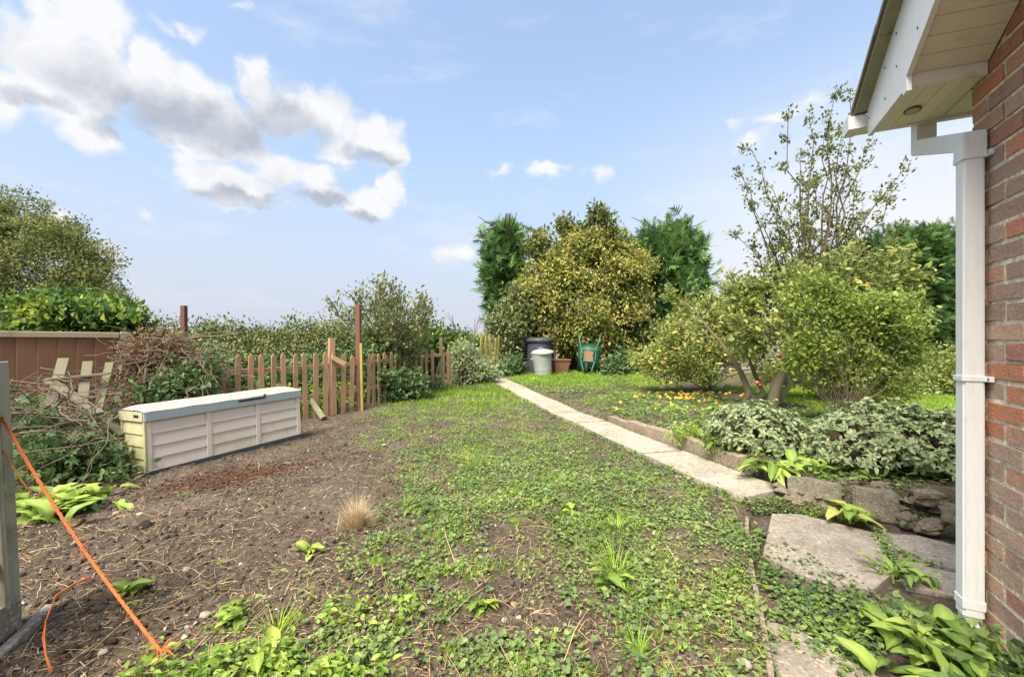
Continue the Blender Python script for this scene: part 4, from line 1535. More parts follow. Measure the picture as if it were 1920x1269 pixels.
    pr = [(.10, -.035), (.16, -.04), (.18, -.02), (.185, 0), (.18, .02), (.16, .04), (.10, .035)]
    m.lathe(pr, 24); wh = m.build('wheel', tyre, e, smooth=True, loc=(-.04, -.12, .17), rot=(0, R(90), R(8)))
    m = MB(); m.lathe([(.0001, -.03), (.03, -.03), (.03, -.008), (.105, -.02), (.105, .02), (.03, .008), (.03, .03), (.0001, .03)], 20); m.build('rim', rim, wh)
    # slatted shed beyond the apple tree
    sw = woodmat('grey_shed_wood', (.22, .20, .18), (.38, .35, .31), alg=.1, axis=(12, 1, 1))
    e = empty('garden_shed', (6.4, 12.2, .25), R(4), 'grey weatherboarded shed with flat felt roof half hidden behind the apple tree', 'shed')
    for i in range(13):
        me = boxmesh(2.9, .02, .135, .003, .0015, i, sw)
        link('weatherboard', me, e, (0, 0, .08 + i * .125), (R(-7), 0, 0))
    me = boxmesh(.02, 2.0, 1.6, .003, 0, 0, sw)
    link('side_wall', me, e, (-1.44, 1.01, .82))
    link('side_wall', me, e, (1.44, 1.01, .82))
    me = boxmesh(3.1, 2.3, .06, .01, 0, 0, simplemat('grey_felt', (.22, .24, .24), .9)); link('roof', me, e, (0, .98, 1.68), (R(3), 0, 0))
    tm = simplemat('teal_tarpaulin', (.22, .36, .36), .5)
    me = boxmesh(2.0, 1.2, .12, .04, .01, 3, tm, seg=2)
    o = link('teal_tarpaulin', me, None, (6.5, 12.9, 2.05), (R(3), 0, R(4))); tag(o, 'pale teal folded tarpaulin lying on the shed roof', 'tarpaulin')


build_far_things()


# ------------------------------------------------------------------ vegetation tools
def lobes(blobs, k, s, seed, flat=1.0):
    r = np.random.default_rng(seed)
    out = [tuple(q) for q in blobs]
    for q in blobs:
        for i in range(k):
            d = norm(r.normal(size=(1, 3)))[0]
            if d[2] < -.5: d[2] *= -1
            f = s * r.uniform(.6, 1.3)
            m_ = (q[3] * q[4] * q[5]) ** (1 / 3)
            out.append((q[0] + d[0] * q[3] * .95, q[1] + d[1] * q[4] * .95, q[2] + d[2] * q[5] * .95, m_ * f, m_ * f, m_ * f * flat))
    return out


def crown(mb, blobs, ncl, per, tmpl, size, spread, up=.35, droop=.2, depth=.28, lump=.18, sizevar=.3, crnd=.55, seed=0, zmin=None, outw=.8):
    r = np.random.default_rng(seed)
    bl = np.array(blobs, float)
    area = (bl[:, 3] * bl[:, 4] + bl[:, 4] * bl[:, 5] + bl[:, 3] * bl[:, 5])
    ib = r.choice(len(bl), ncl, p=area / area.sum())
    d = norm(r.normal(size=(ncl, 3)))
    ph = r.uniform(0, 6, (len(bl), 3))[ib]
    lm = 1 + lump * (np.sin(d[:, 0] * 4.1 + ph[:, 0]) * np.cos(d[:, 1] * 3.7 + ph[:, 1]) + .6 * np.sin(d[:, 2] * 7.3 + ph[:, 2] + d[:, 0] * 5))
    rad = (1 - np.abs(r.normal(0, depth, ncl))).clip(.15, 1.1) * lm
    c = bl[ib, :3] + d * bl[ib, 3:6] * rad[:, None]
    # drop those deep inside other blobs
    q = np.full(ncl, 9.0)
    for k in range(len(bl)):
        v = np.linalg.norm((c - bl[k, :3]) / bl[k, 3:6], axis=1)
        v[ib == k] = 9
        q = np.minimum(q, v)
    keep = (q > .62) | (r.random(ncl) < .25)
    if zmin is not None: keep &= c[:, 2] > zmin
    c = c[keep]; d = d[keep]; n = len(c)
    cr = r.random(n)
    P = np.repeat(c, per, 0) + r.normal(0, 1, (n * per, 3)) * spread
    out = np.repeat(d, per, 0)
    N = len(P)
    if zmin is not None:
        ok = P[:, 2] > zmin
        P = P[ok]; out = out[ok]; idx = np.repeat(cr, per)[ok]; N = len(P)
    else:
        idx = np.repeat(cr, per)
    D = norm(out * outw + r.normal(0, .75, (N, 3)) + np.array([0, 0, up - droop]))
    U = norm(out * .5 + r.normal(0, .5, (N, 3)) + np.array([0, 0, .6]))
    S = size * (1 + r.uniform(-sizevar, sizevar, N))
    mb.scatter(tmpl, P, frames(D, U), S, idx * crnd + r.random(N) * (1 - crnd))


def wiggle(p, d, L, n, w, r, grav=0.0):
    pts = [np.array(p, float)]
    d = np.array(d, float); d /= np.linalg.norm(d)
    for i in range(n):
        d = d + r.normal(0, w, 3) + np.array([0, 0, grav])
        d /= np.linalg.norm(d)
        pts.append(pts[-1] + d * L / n)
    return np.array(pts), d


def limbs(mb, p, d, L, rad, lev, r, leafpts, nkids=(3, 5), spreadang=.7, w=.12, grav=.02, shrink=.62, leafmin=1):
    n = 5 if lev > 0 else 4
    pts, dend = wiggle(p, d, L, n, w, r, grav)
    rr = np.linspace(rad, rad * .45, n + 1)
    mb.tube(pts, rr, 6 if rad > .03 else 4, cap=False)
    if lev <= leafmin:
        for q, t in zip(pts[1:], np.linspace(.3, 1, n)):
            leafpts.append((q, dend))
    if lev > 0:
        for k in range(r.integers(*nkids)):
            t = r.uniform(.3, 1.0)
            i = min(n - 1, int(t * n))
            q = pts[i] + (pts[i + 1] - pts[i]) * (t * n - i)
            dd = norm((pts[i + 1] - pts[i])[None])[0]
            nd = dd + r.normal(0, spreadang, 3)
            limbs(mb, q, nd, L * shrink * r.uniform(.75, 1.2), rad * .5, lev - 1, r, leafpts, nkids, spreadang, w, grav, shrink, leafmin)


T_CLOD = None


def leaves_at(mb, pts, per, tmpl, size, spread, seed, up=.2, crnd=.4):
    r = np.random.default_rng(seed)
    Q = np.array([p for p, _ in pts]); Dd = np.array([d for _, d in pts])
    P = np.repeat(Q, per, 0) + r.normal(0, spread, (len(Q) * per, 3))
    N = len(P)
    D = norm(np.repeat(Dd, per, 0) * .7 + r.normal(0, .7, (N, 3)) + np.array([0, 0, up]))
    U = norm(r.normal(0, .5, (N, 3)) + np.array([0, 0, .8]))
    c = np.repeat(r.random(len(Q)), per)
    mb.scatter(tmpl, P, frames(D, U), size * r.uniform(.65, 1.25, N), c * crnd + r.random(N) * (1 - crnd))


def barkmat(name, a, b):
    m, t = newmat(name)
    g = t.n('ShaderNodeNewGeometry')
    n = t.noise(t.vm('MULTIPLY', g.outputs['Position'], (1, 1, .35)), 30, 5, .7)
    c = t.mix(n, a, b)
    c = t.mix(t.sm(t.noise(g.outputs['Position'], 6, 4, .6), .5, .7, 0, .5), c, (.17, .18, .08))
    finish(t, c, .95, bump=n, dist=.01, strength=.8, spec=.1)
    return m


M['bark'] = barkmat('bark', (.07, .055, .04), (.19, .155, .115))
M['twig'] = barkmat('dead_twig', (.10, .07, .05), (.26, .20, .15))
M['stem_green'] = barkmat('green_stem', (.08, .09, .03), (.17, .17, .07))

G = dict
M['conifer'] = leafmat('conifer_foliage', [(0, (.018, .044, .015)), (.3, (.048, .105, .034)), (.65, (.105, .195, .062)), (1, (.21, .30, .10))], .28, .6)
M['ivy'] = leafmat('yellow_green_vine_leaves', [(0, (.05, .08, .02)), (.28, (.14, .175, .045)), (.5, (.27, .28, .085)), (.74, (.43, .39, .15)), (.9, (.52, .44, .19)), (1, (.55, .42, .06))], .35, .55, patch=.7)
M['hedge'] = leafmat('hedge_leaves', [(0, (.03, .05, .016)), (.3, (.075, .115, .032)), (.6, (.15, .185, .06)), (.78, (.24, .21, .10)), (1, (.32, .21, .12))], .3, .5)
M['buddleia'] = leafmat('buddleia_leaves', [(0, (.06, .085, .035)), (.5, (.15, .185, .085)), (.85, (.27, .285, .15)), (1, (.33, .25, .12))], .3, .55)
M['farleaf'] = leafmat('tree_leaves', [(0, (.05, .075, .028)), (.4, (.12, .15, .055)), (.7, (.24, .25, .09)), (1, (.40, .35, .12))], .35, .5, patch=.9)
M['sparse'] = leafmat('sparse_tree_leaves', [(0, (.05, .07, .025)), (.5, (.13, .16, .05)), (.8, (.20, .21, .07)), (1, (.26, .15, .09))], .35, .5)
M['vine'] = leafmat('hop_vine_leaves', [(0, (.02, .05, .014)), (.42, (.06, .125, .03)), (.62, (.16, .24, .045)), (.85, (.38, .40, .06)), (1, (.5, .42, .06))], .35, .45, patch=.8)
M['bramble'] = leafmat('bramble_leaves', [(0, (.035, .07, .03)), (.5, (.095, .165, .07)), (.85, (.18, .255, .11)), (1, (.32, .33, .13))], .3, .5)
M['shrubgreen'] = leafmat('shrub_green_leaves', [(0, (.05, .085, .02)), (.35, (.12, .18, .04)), (.65, (.22, .29, .07)), (.88, (.34, .38, .11)), (1, (.46, .30, .10))], .42, .45)
M['bright'] = leafmat('bright_green_leaves', [(0, (.05, .10, .02)), (.35, (.13, .22, .04)), (.65, (.24, .34, .07)), (.88, (.37, .45, .11)), (1, (.47, .40, .12))], .42, .45)
M['apple'] = leafmat('apple_leaves', [(0, (.07, .11, .03)), (.4, (.17, .22, .07)), (.7, (.28, .31, .10)), (.9, (.40, .37, .15)), (1, (.42, .22, .08))], .38, .45)
M['quince'] = leafmat('quince_leaves', [(0, (.08, .115, .035)), (.45, (.20, .25, .08)), (.8, (.34, .36, .13)), (1, (.46, .38, .15))], .35, .45)
M['sage'] = leafmat('sage_leaves', [(0, (.10, .14, .075)), (.4, (.215, .275, .17)), (.75, (.34, .39, .26)), (.94, (.42, .45, .27)), (1, (.48, .41, .09))], .38, .85, patch=.5, spec=.05)
M['cover'] = leafmat('ground_cover_leaves', [(0, (.05, .09, .04)), (.35, (.11, .175, .075)), (.65, (.20, .275, .10)), (.88, (.30, .36, .14)), (1, (.42, .42, .15))], .35, .5, patch=.6)
M['grass'] = leafmat('grass_blades', [(0, (.09, .17, .02)), (.5, (.20, .33, .045)), (.85, (.33, .46, .07)), (1, (.42, .40, .15))], .4, .5)
M['dock'] = leafmat('broad_leaves', [(0, (.09, .15, .035)), (.4, (.20, .31, .07)), (.75, (.34, .44, .11)), (1, (.47, .48, .13))], .35, .42)
M['straw'] = leafmat('dry_straw', [(0, (.18, .13, .075)), (.5, (.38, .29, .18)), (1, (.62, .50, .34))], .2, .8)
M['deadleaf'] = leafmat('dead_bramble_leaves', [(0, (.06, .038, .024)), (.5, (.14, .092, .06)), (.85, (.25, .175, .11)), (1, (.34, .26, .12))], .2, .8)


def bladeclump(mb, c, n, h, spread, r, width=1.0, lean=.5, rn=(0, 1)):
    a = r.uniform(0, 2 * np.pi, n)
    P = np.array(c) + np.stack([np.cos(a), np.sin(a), 0 * a], 1) * (r.random(n) ** .7 * spread)[:, None]
    D = norm(np.stack([np.cos(a) * lean, np.sin(a) * lean, np.ones(n)], 1) + r.normal(0, .25, (n, 3)))
    U = norm(np.stack([-np.cos(a), -np.sin(a), np.ones(n) * .6], 1) + r.normal(0, .2, (n, 3)))
    L = h * r.uniform(.5, 1.15, n)
    mb.scatter(T_BLADE, P, frames(D, U), np.stack([.065 * width * np.ones(n), L, L], 1), r.uniform(*rn, n))


def build_ground_cover():
    r = np.random.default_rng(11)
    # low rounded weed leaves in little clumps, thicker where the lawn is green
    def scatter_cover(name, n, xr, yr, tmpl, smin, smax, per, spread, mat, dens, zoff=.012, label='', flat=.5, k=1.0):
        y = yr[0] * (yr[1] / yr[0]) ** r.random(n) if yr[0] > 0 else r.uniform(*yr, n)
        x = r.uniform(-1, 1, n) * np.minimum(1.3 * y + .4, xr[1]) if xr[0] is None else r.uniform(*xr, n)
        dd = dens(x, y)
        keep = r.random(n) < dd
        x = x[keep]; y = y[keep]; n2 = len(x)
        cc = np.repeat(r.random(n2), per)
        X = np.repeat(x, per) + r.normal(0, spread, n2 * per); Yy = np.repeat(y, per) + r.normal(0, spread, n2 * per)
        N = len(X)
        Z = ground_h(X, Yy) + zoff * r.uniform(.2, 2.4, N)
        a = r.uniform(0, 2 * np.pi, N)
        D = norm(np.stack([np.cos(a), np.sin(a), r.uniform(-.1, .5, N)], 1))
        U = norm(np.stack([r.normal(0, flat, N), r.normal(0, flat, N), np.ones(N)], 1))
        S = r.uniform(smin, smax, N)
        mb = MB()
        mb.scatter(tmpl, np.stack([X, Yy, Z], 1), frames(D, U), S, cc * .5 + r.random(N) * .5)
        o = mb.build(name, M[mat]); tag(o, label, kind='stuff')
        return o
    d1 = lambda x, y: np.clip(lawn_density(x, y) * 1.25, 0, 1)
    scatter_cover('ground_cover', 38000, (None, 3.2), (1.25, 9.5), T_ROUND, .009, .021, 5, .026, 'cover', d1, .012, 'low round leaved weeds covering the lawn')
    scatter_cover('ground_cover', 11000, (None, 3.2), (1.25, 7), T_ROUND, .016, .030, 4, .032, 'cover', lambda x, y: d1(x, y) ** 1.5 * .9, .018, 'ground ivy patches in the lawn')
    scatter_cover('seedlings', 5200, (None, 3.4), (1.25, 9), T_LEAF, .014, .034, 6, .015, 'bright', lambda x, y: np.clip(lawn_density(x, y) * .5 + .04 * (x > -2.6) * sstep(2.8 - y, 0, 1) + .02, 0, 1) * (fbm(x * 2, y * 2, 77) > .42) * (1 - sstep(x - edge_x(y), 0, .02) * (y < 3)), .015, 'small pale green seedlings in the bare soil', .5)
    # the weedy strip in the lower left corner
    scatter_cover('seedlings', 520, (-1.5, -.4), (1.3, 1.85), T_LEAF, .018, .042, 6, .018, 'bright', lambda x, y: sstep(fbm(x * 5, y * 5, 13), .44, .58) * sstep(x + 1.35 - (y - 1.45) * .1, 0, .15), .03, 'pale seedlings under the end of the twine', .5)
    # weeds over the strip between lawn and flagstones
    def dstrip(x, y):
        a = sstep(x - edge_x(y), 0, .04)
        u = x - edge_x(y)
        lim = np.interp(y, [1.45, 1.75, 2.0, 2.3, 2.7], [.28, .50, .62, .36, .08])
        lo = np.interp(y, [1.45, 1.62, 1.72, 2.3, 2.7], [.28, .22, .0, .0, .0])
        return a * (u < lim) * (u > lo) * (.35 + .65 * sstep(fbm(x * 6, y * 6, 3), .35, .55))
    scatter_cover('ground_cover', 3600, (.8, 2.5), (1.45, 2.75), T_ROUND, .010, .024, 5, .022, 'cover', dstrip, .014, 'ground ivy creeping over the edge of the flagstones')
    scatter_cover('seedlings', 1000, (.8, 2.5), (1.45, 2.75), T_LEAF, .016, .034, 5, .02, 'bright', lambda x, y: dstrip(x, y) * .6, .02, 'bright seedlings along the flagstones', .5)
    # weeds in slab joints and along path
    def dpath(x, y):
        return ((np.abs(x - pathx(y) + .005) < .06) * .8 + (np.abs(x - pathx(y) - .49) < .055) * .8) * sstep(fbm(x * 5, y * 5, 2), .3, .5)
    scatter_cover('ground_cover', 9000, (-.6, 2.3), (3.0, 10), T_ROUND, .012, .028, 4, .02, 'cover', dpath, .02, 'tiny weeds along the path edges')
    # weeds and soil creeping over the flagstones from the stone wall and along the joints
    def djoint(x, y):
        a = sstep(y - (retain_y(x) - .085), 0, .05) * (y < retain_y(x) + .02) * (x > 1.62)
        ja = at(1646, 998, .01); jb = at(1682, 1070, .01); jc = at(1850, 1082, .01)
        def seg(p, q):
            dx, dy = q.x - p.x, q.y - p.y; L2 = dx * dx + dy * dy
            u = np.clip(((x - p.x) * dx + (y - p.y) * dy) / L2, 0, 1)
            return np.hypot(x - p.x - u * dx, y - p.y - u * dy)
        d = np.minimum(seg(ja, jb), seg(at(1660, 1030, .01), jc))
        return np.maximum(a * .8, (d < .022) * .8) * sstep(fbm(x * 7, y * 7, 4), .3, .5)
    scatter_cover('joint_weeds', 9000, (1.4, 3.2), (1.9, 3.15), T_ROUND, .008, .020, 5, .014, 'cover', djoint, .022, 'tiny weeds in the joints of the flagstones')
    # raised bed
    def dbed(x, y):
        u = x - pathx(y) - .55
        return sstep(u, 0, .1) * sstep(y - retain_y(x), .05, .2) * sstep(fbm(x * 2.4, y * 2.4, 5), .36, .56) * sstep(x, 5.5, 4.5) * .8 + 0
    scatter_cover('bed_weeds', 9000, (-.5, 5.5), (3.1, 11), T_ROUND, .018, .045, 5, .035, 'cover', dbed, .02, 'weeds creeping over the soil of the raised bed')
    scatter_cover('bed_weeds', 2600, (-.5, 5), (3.1, 11), T_LEAF, .03, .07, 6, .03, 'bright', lambda x, y: dbed(x, y) * .6, .03, 'yellow green seedlings on the raised bed', .5)
    # grass at the far end of the lawn and at the foot of the fences
    mb = MB()
    n = 30000
    y = r.uniform(5.2, 12.2, n); x = r.uniform(-3.3, 3.5, n)
    d = np.maximum(sstep(y, 6.6, 8.4) * sstep(x - np.interp(y, [5, 7.2, 8.4, 9.3, 12], [-1.8, -2.3, -2.0, -1.4, -1.2]), -.1, .2) * sstep(pathx(y) - x, -.02, .1),
                   sstep(y, 8.6, 10.3) * sstep(x - pathx(y) - .5, 0, .1) * .9)
    d = d * (.25 + .75 * sstep(fbm(x * 2, y * 2, 61), .34, .52))
    d = np.maximum(d, .25 * sstep(fbm(x * 3, y * 3, 62), .5, .6) * lawn_density(x, y))
    k = r.random(n) < d
    x = x[k]; y = y[k]; per = 4
    X = np.repeat(x, per) + r.normal(0, .02, len(x) * per); Yy = np.repeat(y, per) + r.normal(0, .02, len(x) * per)
    N = len(X)
    D = norm(np.stack([r.normal(0, .45, N), r.normal(0, .45, N), np.ones(N)], 1)); U = norm(r.normal(0, 1, (N, 3)))
    L = r.uniform(.04, .10, N)
    mb.scatter(T_BLADE, np.stack([X, Yy, ground_h(X, Yy)], 1), frames(D, U), np.stack([np.full(N, .16), L, L], 1), r.random(N))
    tag(mb.build('grass', M['grass']), 'bright grass at the far end of the lawn', kind='stuff')
    # thin grass through the near lawn
    mb = MB()
    n = 26000
    y = 1.3 * (7.5 / 1.3) ** r.random(n); x = r.uniform(-1, 1, n) * 2.4
    k = r.random(n) < d1(x, y) * (.25 + .75 * (fbm(x * 3, y * 3, 90) > .46))
    x = x[k]; y = y[k]
    X = np.repeat(x, 5) + r.normal(0, .012, len(x) * 5); Yy = np.repeat(y, 5) + r.normal(0, .012, len(x) * 5); N = len(X)
    D = norm(np.stack([r.normal(0, .7, N), r.normal(0, .7, N), np.ones(N)], 1)); U = norm(r.normal(0, 1, (N, 3)))
    L = r.uniform(.02, .07, N)
    mb.scatter(T_BLADE, np.stack([X, Yy, ground_h(X, Yy)], 1), frames(D, U), np.stack([np.full(N, .07), L, L], 1), r.random(N))
    tag(mb.build('grass', M['grass']), 'fine grass growing through the weeds', kind='stuff')
    # neighbour's lawn strip beyond the sage
    mb = MB(); n = 26000
    x = r.uniform(4.6, 8.5, n); y = r.uniform(6.2, 9.2, n); N = n
    D = norm(np.stack([r.normal(0, .4, N), r.normal(0, .4, N), np.ones(N)], 1)); U = norm(r.normal(0, 1, (N, 3)))
    mb.scatter(T_BLADE, np.stack([x, y, ground_h(x, y)], 1), frames(D, U), np.stack([np.full(N, .16), r.uniform(.04, .08, N), np.full(N, .05)], 1), r.uniform(.3, .95, N))
    tag(mb.build('lawn_grass', M['grass']), 'smooth bright lawn beyond the sage bushes', kind='stuff')
    # straw, twigs
    mb = MB()
    n = 14000
    y = 1.3 * (7 / 1.3) ** r.random(n); x = r.uniform(-1, 1, n) * np.minimum(1.2 * y, 3.3)
    k = (x < edge_x(y)) | (y > 3.2); k &= ~((x > pathx(y) - .02) & (y > 2.9)); x = x[k]; y = y[k]; n = len(x)
    a = r.uniform(0, 6.28, n); L = r.uniform(.02, .12, n) * (r.random(n) ** 1.5 + .3) * (1 + 2.2 * (r.random(n) < .05))
    D = np.stack([np.cos(a), np.sin(a), r.normal(0, .12, n)], 1)
    U = np.tile([0, 0, 1.0], (n, 1)) + r.normal(0, .3, (n, 3))
    T_ST = (np.array([(-.5, 0, 0), (.5, 0, 0), (-.4, .5, .12), (.4, .5, .12), (-.2, 1, 0), (.2, 1, 0), (0, .5, .2)]), np.array([(0, 1, 3), (0, 3, 2), (2, 3, 5), (2, 5, 4), (2, 3, 6)]))
    mb.scatter(T_ST, np.stack([x, y, ground_h(x, y) + .004], 1), frames(D, U), np.stack([r.uniform(.0014, .0034, n), L, L * .6], 1), r.random(n))
    tag(mb.build('straw_litter', M['straw']), 'dry stems and straw scattered on the soil', kind='stuff')
    # crumbs of soil, small stones
    mb = MB(); n = 26000
    y = 1.2 * (6.5 / 1.2) ** r.random(n); x = r.uniform(-1, 1, n) * np.minimum(1.25 * y, 3.6)
    k = ((x < edge_x(y)) | (y > 3.2)) & ~((x > pathx(y) - .03) & (y > 2.9) & (x < pathx(y) + .5)); x = x[k]; y = y[k]; n = len(x)
    oc = (np.array([(1, 0, 0), (-1, 0, 0), (0, 1, 0), (0, -1, 0), (.2, .1, 1), (0, 0, -1)], float), np.array([(0, 2, 4), (2, 1, 4), (1, 3, 4), (3, 0, 4)]))
    s = .003 + .011 * r.random(n) ** 4
    mb.scatter(oc, np.stack([x, y, ground_h(x, y) + .001], 1), frames(rdir(n), np.tile([0, 0, 1.], (n, 1)) + r.normal(0, .3, (n, 3))), np.stack([s * r.uniform(.8, 1.5, n), s, s * .8], 1), r.random(n))
    cm, t = newmat('soil_crumbs')
    a_ = t.n('ShaderNodeAttribute', attribute_name='rnd')
    finish(t, t.ramp(a_.outputs['Fac'], [(0, (.05, .035, .027)), (.6, (.12, .088, .066)), (.93, (.19, .145, .11)), (.965, (.30, .26, .21)), (1, (.5, .45, .38))]), .95, spec=.1)
    tag(mb.build('soil_crumbs', cm), 'crumbs of soil and gravel on the bare ground', kind='stuff')
    # clods of earth
    bm = bmesh.new(); bmesh.ops.create_icosphere(bm, subdivisions=1, radius=1)
    tv = np.array([tuple(q.co) for q in bm.verts]) * np.random.default_rng(4).uniform(.7, 1.2, (len(bm.verts), 1)); tf = np.array([[q.index for q in f.verts] for f in bm.faces]); bm.free()
    mb = MB(); n = 9000
    y = 1.2 * (6.5 / 1.2) ** r.random(n); x = r.uniform(-1, 1, n) * np.minimum(1.25 * y, 3.4)
    k = ((x < edge_x(y)) | (y > 3.2)) & ~((x > pathx(y) - .03) & (y > 2.9) & (x < pathx(y) + .5)) & (fbm(x * 2.5, y * 2.5, 8) > .42); x = x[k]; y = y[k]; n = len(x)
    s = .006 + .017 * r.random(n) ** 3
    mb.scatter((tv, tf), np.stack([x, y, ground_h(x, y)], 1), frames(rdir(n), np.tile([0, 0, 1.], (n, 1)) + r.normal(0, .3, (n, 3))), np.stack([s * r.uniform(.9, 1.7, n), s, s * .7], 1), r.random(n))
    o = mb.build('soil_clods', M['soil'], smooth=True); tag(o, 'rough clods of earth on the bare ground', kind='stuff')
    # dead leaves
    mb = MB(); n = 7500
    y = 1.3 * (8 / 1.3) ** r.random(n); x = r.uniform(-1, 1, n) * np.minimum(1.2 * y, 3.5)
    a = r.uniform(0, 6.28, n)
    k = (x < edge_x(y)) | (y > 3); x = x[k]; y = y[k]; a = a[k]; n = len(x)
    mb.scatter(T_LEAF, np.stack([x, y, ground_h(x, y) + .008], 1), frames(np.stack([np.cos(a), np.sin(a), 0 * a], 1), np.tile([0, 0, 1.], (n, 1)) + r.normal(0, .4, (n, 3))), r.uniform(.008, .024, n) * (1 + (r.random(n) < .06) * .9), r.random(n))
    tag(mb.build('dead_leaves', M['deadleaf']), 'curled brown leaves scattered over the soil', kind='stuff')
    # bark mulch patch by the box
    mb = MB(); n = 2600
    c = at(455, 890, .06)
    x = r.normal(c.x, .26, n); y = r.normal(c.y, .17, n) + (x - c.x) * .55
    s = r.uniform(.006, .016, n)
    mb.scatter(oc, np.stack([x, y, ground_h(x, y) + .006], 1), frames(rdir(n), np.tile([0, 0, 1.], (n, 1))), np.stack([s, s * .6, s * .5], 1), r.random(n))
    tag(mb.build('mulch_patch', simplemat('red_brown_mulch', (.10, .05, .032), .95, .1, .4, 60)), 'red brown mulch heap spread in front of the storage box', kind='stuff')


build_ground_cover()


def plant(name, loc, label, cat, group=None):
    return empty(name, loc, 0, label, cat, group)


def loc_build(mb, name, mat, e, smooth=False):
    """build in world coordinates, parent to an empty that stands at its base"""
    L = np.array(e.location)
    mb.V = [v - L for v in mb.V]
    o = mb.build(name, mat, e, smooth)
    if name not in ('trunk', 'stem'): o['kind'] = 'stuff'
    return o


def build_big_plants():
    r = np.random.default_rng(5)
    # left tree beyond the fence
    Y = 19.0
    def bl(px, py, rx, ry, Y, rd=None, dy=0):
        c = ray(px, py, Y + dy)
        return (c.x, c.y, c.z, rx / FPX * Y, (rd or rx) / FPX * Y, ry / FPX * Y)
    e = plant('broadleaf_tree', ((10 - 960) / FPX * Y, Y, .3), 'large broadleaf tree rising behind the brown fence at far left', 'tree')
    sk = MB(); lp = []
    for k in range(6):
        limbs(sk, np.array(e.location) + (r.normal(0, .3), 0, 0), (r.normal(0, .55), r.normal(0, .3), 1), 3.3, .16, 3, r, lp, (3, 5), .55, .1, .02, .66, 1)
    loc_build(sk, 'trunk', M['bark'], e)
    mb = MB()
    crown(mb, lobes([bl(20, 500, 120, 85, Y), bl(100, 520, 90, 85, Y), bl(60, 455, 60, 42, Y), bl(125, 455, 42, 38, Y), bl(165, 520, 50, 55, Y), bl(-70, 440, 110, 100, Y), bl(205, 575, 42, 28, Y), bl(235, 595, 30, 14, Y), bl(30, 580, 150, 50, Y)], 5, .3, 1),
          4200, 15, T_DIAMOND, .13, .17, depth=.34, seed=1, lump=.2)
    crown(mb, [bl(0, 395, 22, 14, Y), bl(5, 430, 30, 30, Y), bl(30, 425, 18, 9, Y)], 150, 10, T_DIAMOND, .15, .13, depth=.6, seed=2)
    loc_build(mb, 'crown', M['farleaf'], e)
    # vine mound over neighbour's fence
    Y = 6.0
    e = plant('vine_mound', ((140 - 960) / FPX * Y, Y, .05), 'rounded mound of yellow green climbing vine above the brown fence', 'climbing plant')
    mb = MB()
    crown(mb, lobes([bl(92, 596, 46, 36, Y, 50), bl(140, 590, 50, 36, Y, 55), bl(200, 596, 40, 30, Y, 45), bl(60, 618, 32, 22, Y, 40), bl(228, 614, 34, 24, Y, 45), bl(180, 620, 60, 26, Y, 50), bl(140, 680, 90, 50, Y, 50)], 4, .3, 2),
          2600, 8, T_LEAF, .075, .07, depth=.28, seed=3, sizevar=.5)
    loc_build(mb, 'foliage', M['vine'], e)
    sk = MB()
    for k in range(16):
        p, _ = wiggle((e.location.x + r.normal(0, .5), Y + r.normal(0, .2), 0), (r.normal(0, .2), 0, 1), 1.3, 6, .2, r)
        sk.tube(p, .012, 4)
    loc_build(sk, 'stems', M['bark'], e)
    # some large leaves of their own
    lm = MB(); lm.add(*T_LEAF); variants = []
    for k in range(4):
        q = MB(); q.add(T_ROUND[0] * (1, 1, 1 + k * .3), T_ROUND[1], .15 + .25 * k); variants.append(q.mesh('leaf', M['vine']))
    for k in range(110):
        px = r.uniform(30, 262); t = abs(px - 150) / 115
        py = 553 + 30 * t ** 2 + r.uniform(0, 55) * (1 - .5 * t)
        p = ray(px, py, Y - .42 + r.uniform(-.1, .1)) - e.location
        link('leaf', variants[k % 4], e, p, (R(r.uniform(20, 100)), r.uniform(-.5, .5), r.uniform(-.6, .6)), (.075, .08, .08))
    # clipped hedge along the boundary
    e = plant('hedge', (-4.2, 8.4, .05), 'low clipped mixed hedge running along the far side of the picket fence', 'hedge')
    mb = MB()
    line = [(-7.4, 7.2), (-5.6, 7.7), (-4.6, 8.2), (-3.9, 8.9), (-3.2, 9.8), (-2.6, 11.0), (-2.0, 12.4)]
    bls = []
    for (a, b) in zip(line[:-1], line[1:]):
        for t in (0, .33, .66):
            x = a[0] + (b[0] - a[0]) * t; y = a[1] + (b[1] - a[1]) * t
            top = 1.55 + .06 * math.sin(x * 3) if y < 10.2 else 1.45
            bls.append((x, y, top * .62, .50, .50, top * .40)); bls.append((x, y, top * .3, .5, .5, top * .34))
    crown(mb, bls, 7200, 11, T_LEAF, .062, .075, depth=.2, seed=4, lump=.10, crnd=.5)
    loc_build(mb, 'foliage', M['hedge'], e)
    sk = MB()
    for k in range(130):
        t = r.random() * (len(line) - 1); i = int(t); a = np.array(line[i]); b = np.array(line[i + 1])
        q = a + (b - a) * (t - i) + r.normal(0, .12, 2)
        pts, _ = wiggle((q[0], q[1], 0.0), (r.normal(0, .3), r.normal(0, .3), 1), r.uniform(1.1, 1.5) + (.45 if k % 16 == 0 else 0), 6, .18, r)
        sk.tube(pts, np.linspace(.012, .004, len(pts)), 4, cap=False)
    loc_build(sk, 'stems', M['twig'], e)
    # rough growth between hedge and picket fence
    e = plant('bindweed_growth', (-3.6, 7.0, .05), 'rough green growth between the picket fence and the hedge', 'shrub')
    mb = MB()
    crown(mb, [(-4.4, 6.3, .55, .35, .5, .55), (-4.0, 6.9, .45, .4, .45, .5), (-3.5, 7.5, .5, .4, .45, .55), (-3.0, 8.2, .55, .4, .45, .55), (-4.8, 5.7, .7, .3, .4, .6), (-2.75, 8.7, .9, .45, .4, .55)],
          1500, 8, T_LEAF, .075, .07, seed=6, depth=.35)
